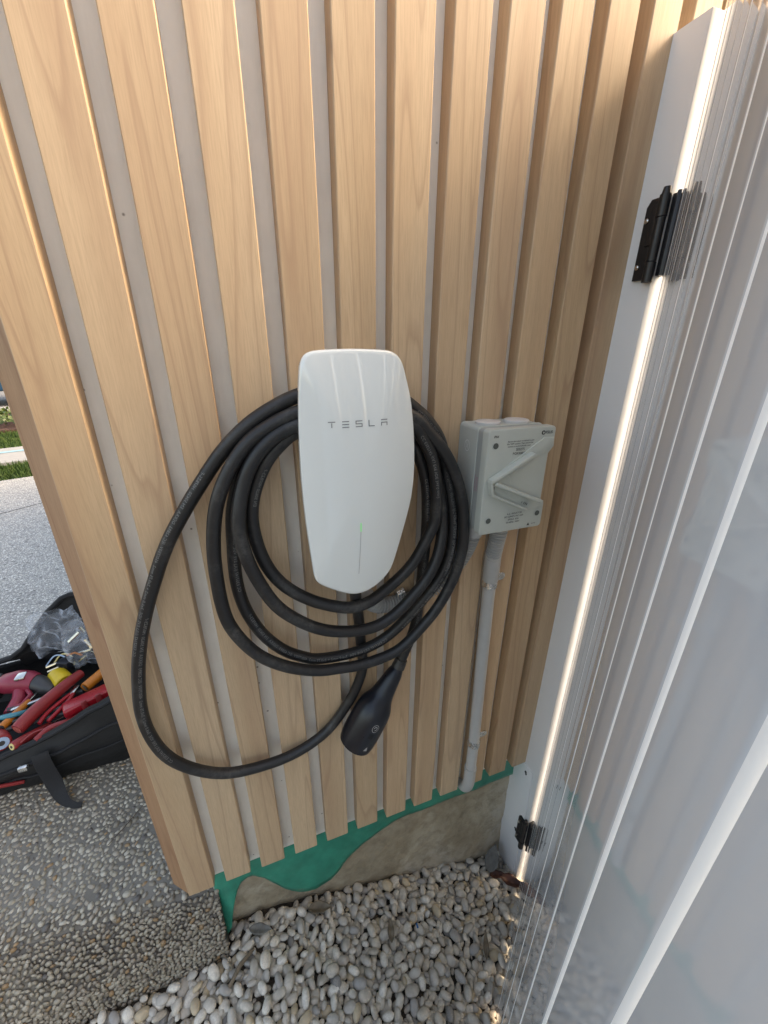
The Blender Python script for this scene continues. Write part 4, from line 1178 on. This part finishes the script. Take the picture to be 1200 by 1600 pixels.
# ================================================================== SMALL THINGS ON THE GROUND
def leaf(x, y, z, L, W, yaw, m, label, curl=0.3, pitch=0.0, name='dry_leaf', cat='leaf'):
    b = MB(); rot = Matrix.Rotation(yaw, 3, 'Z') @ Matrix.Rotation(pitch, 3, 'Y')
    def fn(u, v):
        w = W * math.sin(math.pi * min(1, max(0, u)) ** 0.8) * (v - 0.5)
        p = Vector(((u - 0.5) * L, w, curl * abs(w) * 0.9 + curl * L * 0.4 * (u - 0.5) ** 2 + 0.0015 * math.sin(u * 17)))
        return Vector((x, y, z)) + rot @ p
    b.grid(12, 6, fn)
    o = b.build(name, m, ang=80); md = o.modifiers.new('thickness', 'SOLIDIFY'); md.thickness = 0.0008
    tag(o, label, cat); return o
def gz(x, dz): return ground_z(x) + dz
leaf(0.045, -0.004, gz(0.045, 0.030), 0.060, 0.026, R(-15), M['leaf'], 'curled tan leaf lying against the foot of the footing', 0.8)
leaf(0.205, -0.082, gz(0.205, 0.028), 0.050, 0.016, R(75), M['leaf'], 'narrow olive brown leaf in the middle of the pebbles', 0.5)
leaf(0.575, 0.000, gz(0.575, 0.055), 0.075, 0.040, R(40), M['leaf_grey'], 'large grey leaf propped beside the gate post foot', 0.5, R(-35))
leaf(-0.095, -0.012, gz(-0.095, 0.034), 0.055, 0.022, R(-20), M['leaf_grey'], 'dark grey leaf on pebbles beside the end of the slab', 0.4)
leaf(0.607, -0.060, gz(0.607, 0.030), 0.070, 0.032, R(-40), M['leaf_red'], 'larger rust red leaf under the gate post', 0.7)
leaf(0.575, -0.030, gz(0.575, 0.024), 0.050, 0.022, R(-15), M['leaf_red'], 'smaller rust red leaf just left of the gate post foot', 0.6)
leaf(0.44, -0.165, gz(0.44, 0.030), 0.060, 0.014, R(60), M['leaf'], 'thin brown leaf near the gate on the pebbles', 0.5)
b = MB(); b.tube([(-0.165, -0.085, 0.292), (-0.140, -0.060, 0.300), (-0.112, -0.040, 0.290)], [0.004, 0.0048, 0.003], 7)
tag(b.build('stick', M['leaf']), 'short brown stick on the pebbles by the slab corner', 'stick')
b = MB(); b.box((0.275, -0.092, gz(0.277, 0.024)), (0.278, -0.083, gz(0.277, 0.027)), rot=Matrix.Rotation(R(20), 3, 'Y'))
tag(b.build('plastic_scrap', M['blue_bit']), 'tiny blue plastic scrap among the pebbles', 'scrap')
b = MB(); b.tube([(-0.415, 0.200, SLAB_Z + 0.005), (-0.385, 0.230, SLAB_Z + 0.006), (-0.350, 0.275, SLAB_Z + 0.005)], [0.0008, 0.0012, 0.0008], 5)
tag(b.build('twig', M['stem']), 'thin dark twig on the aggregate slab beside the wall', 'twig')

# ================================================================== TOOL BAG
bag = empty('tool_bag', (-0.6, 0.62, SLAB_Z), 'open black fabric tool bag full of tools on the slab', 'bag')
BX0, BX1, BY0, BY1 = -1.02, -0.28, 0.435, 0.800
def bag_fn(inner):
    def fn(u, v):
        # u round the rim, v from floor to rim
        per = [(BX0, BY0), (BX1, BY0), (BX1, BY1), (BX0, BY1)]
        a = u * 4; k = int(a) % 4; t = a - int(a) if a < 4 else 0
        p = Vector(per[k]).lerp(Vector(per[(k + 1) % 4]), t)
        cx, cy = (BX0 + BX1) / 2, (BY0 + BY1) / 2
        # round the corners
        px, py = (p.x - cx) / ((BX1 - BX0) / 2), (p.y - cy) / ((BY1 - BY0) / 2)
        q = (abs(px) ** 7 + abs(py) ** 7) ** (1 / 7)
        px, py = px / q, py / q
        fr = min(1, max(0, 0.5 - py * 0.6)); rim = fr * max(0.06, 0.122 + 0.135 * px) + (1 - fr) * 0.145 + 0.006 * math.sin(px * 7 + py * 3)
        bulge = 1.0 + 0.10 * math.sin(math.pi * min(1, v * 0.9)) - 0.05 * v
        if inner: bulge -= 0.045
        nz = mnoise.noise(Vector((px * 3, py * 3, v * 2.5))) * 0.05 + mnoise.noise(Vector((px * 9, py * 7, v * 6))) * 0.030
        return (cx + px * (BX1 - BX0) / 2 * (bulge + nz * 0.6), cy + py * (BY1 - BY0) / 2 * (bulge + nz), SLAB_Z + (0.012 if inner else 0.003) + rim * v)
    return fn
b = MB(); b.grid(120, 14, bag_fn(False)); b.grid(120, 14, bag_fn(True))
fo, fi = bag_fn(False), bag_fn(True)
b.grid(120, 1, lambda u, v: fo(u, 1) if v == 0 else fi(u, 1))
b.add([fi(k / 40, 0.0) for k in range(40)], [tuple(range(40))])
b.build('bag_body', M['fabric'], bag, ang=70)
rimp = [Vector(fo(k / 90, 1.0)) + Vector((0, 0, 0.002)) for k in range(91)]
MB().tube(rimp, 0.0058, 8, False).build('rim_piping', M['webbing'], bag)
b = MB(); b.tube([Vector(fo(u_, 0.72)) + Vector((0, -0.003, 0)) for u_ in np.linspace(0.005, 0.245, 40)], [0.0045] * 40, 6); b.build('zip', M['webbing'], bag)
b = MB(); b.tube([Vector(fo(u_, 0.42)) + Vector((0, -0.002, 0)) for u_ in np.linspace(0.005, 0.245, 40)], [0.003] * 40, 6); b.build('seam', M['webbing'], bag)
# flap standing up at the back
lid = [(-0.86, 0.60), (-0.775, 0.615), (-0.736, 0.640), (-0.69, 0.700), (-0.645, 0.752), (-0.600, 0.790), (-0.578, 0.797), (-0.551, 0.790), (-0.50, 0.760), (-0.44, 0.70), (-0.40, 0.60)]
def lean(z): return 0.80 + (z - 0.6) * 0.12
b = MB(); b.prism(lid, lambda a, c, dd: (a, lean(c) + dd, c), 0.0, 0.018, 0.004, 2)
lido = b.build('lid', M['fabric'], bag)
MB().tube([(x, lean(z) - 0.006, z) for x, z in lid], 0.0085, 8).build('lid_piping', M['webbing'], bag)
b = MB()
b.grid(16, 6, lambda u, v: (-0.735 + 0.22 * u, 0.775 + 0.012 * math.sin(u * 9) - 0.02 * v, 0.585 + 0.055 * v + 0.006 * math.sin(u * 7)))
b.build('lid_pocket', M['fabric'], bag, ang=80)
# carry strap and buckle hanging over the front
sp = [(-0.585, 0.412, 0.570), (-0.582, 0.404, 0.555), (-0.578, 0.398, 0.525), (-0.570, 0.390, 0.490), (-0.560, 0.375, 0.462), (-0.542, 0.352, 0.449), (-0.520, 0.335, 0.446), (-0.500, 0.328, 0.446)]
spc = relax(catmull(sp, 5), 3)
wd = [float(np.interp(i / (len(spc) - 1), [0, 0.45, 0.6, 0.8, 1], [0.020, 0.021, 0.018, 0.009, 0.006])) for i in range(len(spc))]
b = MB(); b.tube(spc, wd, 12, True, 0.16); b.build('strap', M['webbing'], bag, ang=60)
b = MB(); b.box((-0.635, 0.400, 0.535), (-0.615, 0.412, 0.549), 0.003); b.build('buckle', M['zinc'], bag)
MB().box((-0.720, 0.412, 0.487), (-0.640, 0.4185, 0.496), 0.002, rot=Matrix.Rotation(R(8), 3, 'Y')).build('red_tag', M['tool_red'], bag)

# clear plastic bags stuffed behind the tools
def film_bag(name, c, w, h, label, seed, yaw=0.0, contents=None):
    b = MB(); rg = random.Random(seed); ph = [rg.uniform(0, 6) for _ in range(6)]
    rot = Matrix.Rotation(yaw, 3, 'Z')
    def fn(side):
        def f(u, v):
            e = math.sin(math.pi * u) * math.sin(math.pi * (0.08 + 0.9 * v))
            cr = 0.016 * mnoise.noise(Vector((u * 4 + seed, v * 5, side))) + 0.015 * mnoise.turbulence(Vector((u * 4.2 + seed, v * 4.2, side * 3.3)), 2, True)
            return Vector(c) + rot @ Vector(((u - 0.5) * w * (1 + 0.1 * math.sin(v * 6 + ph[0])), side * (0.022 * e + cr), (v - 0.5) * h + 0.008 * math.sin(u * 8 + ph[1])))
        return f
    b.grid(34, 40, fn(-1)); b.grid(34, 40, fn(1))
    o = b.build(name, M['film'], ang=80)
    tag(o, label, 'plastic bag', 'clear plastic bags in the tool bag')
    if contents:
        q = MB(); rg = random.Random(seed + 5)
        for _ in range(9):
            p = Vector(c) + rot @ Vector((rg.uniform(-0.28, 0.28) * w, rg.uniform(-0.006, 0.006), rg.uniform(-0.4, 0.35) * h)); dv = Vector((rg.uniform(-1, 1), 0.2 * rg.uniform(-1, 1), rg.uniform(-1, 1))).normalized() * rg.uniform(0.008, 0.02)
            q.cyl(p - dv, p + dv, rg.uniform(0.003, 0.006), 8)
        q.build('fixings', contents, o)
film_bag('plastic_bag', (-0.622, 0.768, 0.700), 0.135, 0.150, 'pale crumpled clear plastic bag filling the lid of the tool bag', 2, R(8))
film_bag('plastic_bag', (-0.535, 0.725, 0.668), 0.115, 0.165, 'clear plastic bag of brassy fixings beside the wall corner', 6, R(14), M['brass'])

# tools
TZ = 0.585
dr = empty('cordless_drill', (-0.72, 0.69, 0.56), 'pinkish red cordless drill with black chuck lying in tool bag', 'drill')
b = MB(); b.tube([(-0.775, 0.700, 0.590), (-0.755, 0.697, 0.594), (-0.72, 0.690, 0.598), (-0.690, 0.680, 0.597), (-0.672, 0.672, 0.594)], [0.020, 0.030, 0.033, 0.031, 0.026], 20); b.build('motor_housing', M['drill_pink'], dr)
b = MB(); b.tube([(-0.676, 0.674, 0.594), (-0.655, 0.662, 0.590), (-0.640, 0.650, 0.586), (-0.622, 0.638, 0.580)], [0.0245, 0.024, 0.021, 0.013], 20); b.build('chuck', M['darkgrey'], dr)
b = MB(); b.tube([(-0.712, 0.672, 0.588), (-0.708, 0.640, 0.575), (-0.715, 0.600, 0.560)], [0.018, 0.017, 0.020], 14); b.build('handle', M['drill_pink'], dr)
b = MB(); b.tube([(-0.690, 0.655, 0.590), (-0.672, 0.628, 0.588), (-0.686, 0.604, 0.580), (-0.712, 0.606, 0.574)], 0.0065, 10); b.build('hand_guard', M['drill_pink'], dr)
b = MB(); b.box((-0.86, 0.655, 0.555), (-0.768, 0.735, 0.615), 0.012, 3); b.build('battery', M['darkgrey'], dr)
b = MB(); b.box((-0.715, 0.660, 0.622), (-0.690, 0.690, 0.630), 0.003); b.build('vent', M['steel'], dr)
b = MB(); b.tube([(-0.625, 0.690, 0.592), (-0.6235, 0.687, 0.592), (-0.597, 0.655, 0.584), (-0.595, 0.6525, 0.5835)], [0.024, 0.0255, 0.0265, 0.0245], 28)
yt = tag(b.build('yellow_torch', M['yellow']), 'short yellow cylinder lying below the metal pins in the bag', 'torch')
b = MB(); b.tube([(-0.5952, 0.6530, 0.5836), (-0.5940, 0.6512, 0.5833)], [0.0055, 0.0055], 14); b.build('end_hole', M['hole'], yt)
pin = empty('pin_plug', (-0.615, 0.71, 0.60), 'dark plug with three bright metal pins lying above the yellow cylinder', 'plug')
b = MB(); b.box((-0.625, 0.700, 0.596), (-0.585, 0.735, 0.622), 0.005, 2, rot=Matrix.Rotation(R(-25), 3, 'Z')); b.build('plug_body', M['navy'], pin)
for (dx, dy, dz) in ((0, 0, 0), (0.014, -0.010, -0.004), (-0.006, 0.014, 0.008)):
    b = MB(); b.cyl((-0.612 + dx, 0.712 + dy, 0.606 + dz), (-0.650 + dx, 0.700 + dy, 0.602 + dz), 0.0040, 10); b.build('pin', M['brass'], pin)
b = MB(); b.tube([(-0.600, 0.728, 0.630), (-0.575, 0.722, 0.638), (-0.552, 0.705, 0.636)], [0.003, 0.003, 0.003], 8); b.build('copper_wire', M['orange'], pin)
orr = MB(); orr.tube([(-0.527, 0.600, 0.592), (-0.526, 0.602, 0.592), (-0.470, 0.660, 0.605), (-0.44, 0.690, 0.61)], [0.0145, 0.0155, 0.0150, 0.0150], 22)
oo = tag(orr.build('orange_tube', M['orange']), 'orange tube tool lying near the wall corner in the bag', 'tube')
b = MB(); b.tube([(-0.5275, 0.5993, 0.5919), (-0.5282, 0.5986, 0.5917)], [0.0105, 0.0105], 18); b.build('tube_mouth', M['hole'], oo)
rg_ = catmull([(-0.655, 0.494, 0.592), (-0.630, 0.535, 0.600), (-0.598, 0.585, 0.604), (-0.568, 0.632, 0.604), (-0.552, 0.660, 0.600)], 5)
b = MB(); b.tube(rg_, [float(np.interp(i / (len(rg_) - 1), [0, 0.04, 0.3, 0.7, 1], [0.0165, 0.0185, 0.0185, 0.0155, 0.013])) for i in range(len(rg_))], 20)
rh = tag(b.build('red_grip', M['tool_red']), 'long dull red tool handle lying across the bag', 'tool handle')
b = MB(); b.tube([(-0.6552, 0.4936, 0.5919), (-0.6558, 0.4926, 0.5918)], [0.012, 0.012], 18); b.build('handle_end', speckle(mat('worn_red', (0.42, 0.10, 0.08), 0.6), 80, 0.3), rh)
cs = empty('red_case', (-0.505, 0.535, 0.56), 'bright red plastic case with clips in the tool bag', 'case')
rc = Matrix.Rotation(R(24), 3, 'Z') @ Matrix.Rotation(R(-14), 3, 'X')
cpv = (-0.500, 0.535, 0.592)
b = MB(); b.box((-0.560, 0.505, 0.588), (-0.440, 0.565, 0.612), 0.006, 3, rc, cpv); b.build('case_lid', M['case_red'], cs)
for k in range(3):
    b = MB(); b.box((-0.558 + 0.002 * k, 0.507 + 0.001 * k, 0.575 - 0.012 * k), (-0.442, 0.563, 0.5865 - 0.012 * k), 0.003, 2, rc, cpv); b.build('case_tray', M['case_red'], cs)
for xx in (-0.512, -0.478):
    b = MB(); b.box((xx - 0.007, 0.496, 0.578), (xx + 0.007, 0.506, 0.618), 0.003, 2, rc, cpv); b.build('clip', M['tool_red'], cs)
    b = MB(); b.box((xx - 0.0075, 0.494, 0.572), (xx + 0.0075, 0.5045, 0.586), 0.003, 2, rc, cpv); b.build('clip_foot', M['paleblue'] if False else M['darkgrey'], cs)
b = MB(); b.tube([Vector((-0.690, 0.570, 0.580)) + Matrix.Rotation(R(-38), 3, 'X') @ Vector((0.030 * math.cos(a), 0.030 * math.sin(a), 0)) for a in np.linspace(0, 2 * math.pi, 33)], 0.0065, 10, False)
tag(b.build('tape_roll', M['teal']), 'teal roll of tape standing in the tool bag', 'tape roll')
def screwdriver(p, dirv, r, m, capm, label):
    p = Vector(p); dv = Vector(dirv).normalized()
    o = empty('screwdriver', p, label, 'screwdriver')
    b = MB(); b.tube([p, p + dv * 0.003, p + dv * 0.03, p + dv * 0.075, p + dv * 0.095], [r * 0.85, r, r * 1.02, r * 0.85, r * 0.6], 20); b.build('handle', m, o)
    b = MB(); b.cyl(p - dv * 0.0015, p + dv * 0.001, r * 0.72, 20); b.build('end_cap', capm, o)
    b = MB(); b.cyl(p - dv * 0.0022, p - dv * 0.0014, r * 0.30, 14); b.build('end_mark', M['ink'], o)
    b = MB(); b.cyl(p + dv * 0.09, p + dv * 0.17, 0.003, 10); b.build('shaft', M['steel'], o)
screwdriver((-0.680, 0.466, 0.585), (-0.5, 0.75, -0.25), 0.0215, M['tool_red'], M['paleblue'], 'red screwdriver with pale blue end cap at bag front')
screwdriver((-0.655, 0.452, 0.578), (0.55, 0.75, -0.25), 0.0125, M['tool_red'], M['cream'], 'slim red screwdriver with cream end cap at bag front')
b = MB(); b.tube(catmull([(-0.60, 0.445, 0.585), (-0.575, 0.468, 0.592), (-0.54, 0.478, 0.590), (-0.52, 0.50, 0.575)], 6), 0.0085, 10)
tag(b.build('pliers_grip', M['tool_red']), 'short red pliers grip poking out by the front rim', 'pliers')
b = MB(); b.tube(catmull([(-0.635, 0.452, 0.584), (-0.61, 0.468, 0.592), (-0.58, 0.474, 0.588), (-0.565, 0.455, 0.582), (-0.60, 0.445, 0.580)], 6), 0.0022, 7)
tag(b.build('test_lead', M['tool_red']), 'thin red test lead curled at the front of the bag', 'wire')
for k, (q0, q1) in enumerate((((-0.74, 0.535, 0.582), (-0.55, 0.555, 0.580)), ((-0.74, 0.515, 0.578), (-0.56, 0.530, 0.577)), ((-0.72, 0.60, 0.575), (-0.54, 0.61, 0.573)))):
    b = MB(); b.tube([q0, q1], [0.007, 0.0055], 10)
    tag(b.build('black_pliers', M['darkgrey']), ('black handle lying just behind the long red handle', 'black handle nearest the front rim of the bag', 'black handle deepest in the bag by the drill')[k], 'tool handle')
screwdriver((-0.700, 0.520, 0.588), (0.25, 0.8, -0.05), 0.0105, M['orange'], M['darkgrey'], 'slim orange screwdriver beside the teal tape roll')
cut = empty('side_cutters', (-0.575, 0.56, 0.585), 'small pair of side cutters with red sleeves between the red grip and the case', 'pliers')
for sg in (-1, 1):
    b = MB(); b.tube(catmull([(-0.560 + 0.004 * sg, 0.590, 0.588), (-0.572 + 0.012 * sg, 0.560, 0.590), (-0.590 + 0.014 * sg, 0.530, 0.588), (-0.602 + 0.010 * sg, 0.505, 0.584)], 5), 0.0055, 10); b.build('handle', M['case_red'], cut)
b = MB(); b.box((-0.566, 0.585, 0.582), (-0.550, 0.622, 0.592), 0.003, 2, Matrix.Rotation(R(-14), 3, 'Z')); b.build('jaw', M['steel'], cut)
sp_ = MB(); sp_.prism(rib((-0.70, 0.0), (-0.585, 0.0), 0.011, 0), lambda a, c, dd: (a, 0.605 + c + 0.3 * (a + 0.64), dd), 0.583, 0.5865, 0.0006)
tag(sp_.build('spanner', M['steel']), 'flat steel spanner lying in the middle of the bag', 'spanner')
for k, (m_2, off_) in enumerate(((M['paleblue'], 0.0), (M['cream'], 0.018))):
    b = MB(); b.tube(catmull([(-0.665 + off_, 0.735, 0.600), (-0.640 + off_, 0.745, 0.625), (-0.612 + off_, 0.735, 0.622), (-0.600 + off_, 0.712, 0.600)], 6), 0.0024, 7)
    tag(b.build('wire_offcut', m_2), ('pale blue wire offcut looping above the drill', 'cream wire offcut beside the metal pins')[k], 'wire')
bpy.context.view_layer.update()
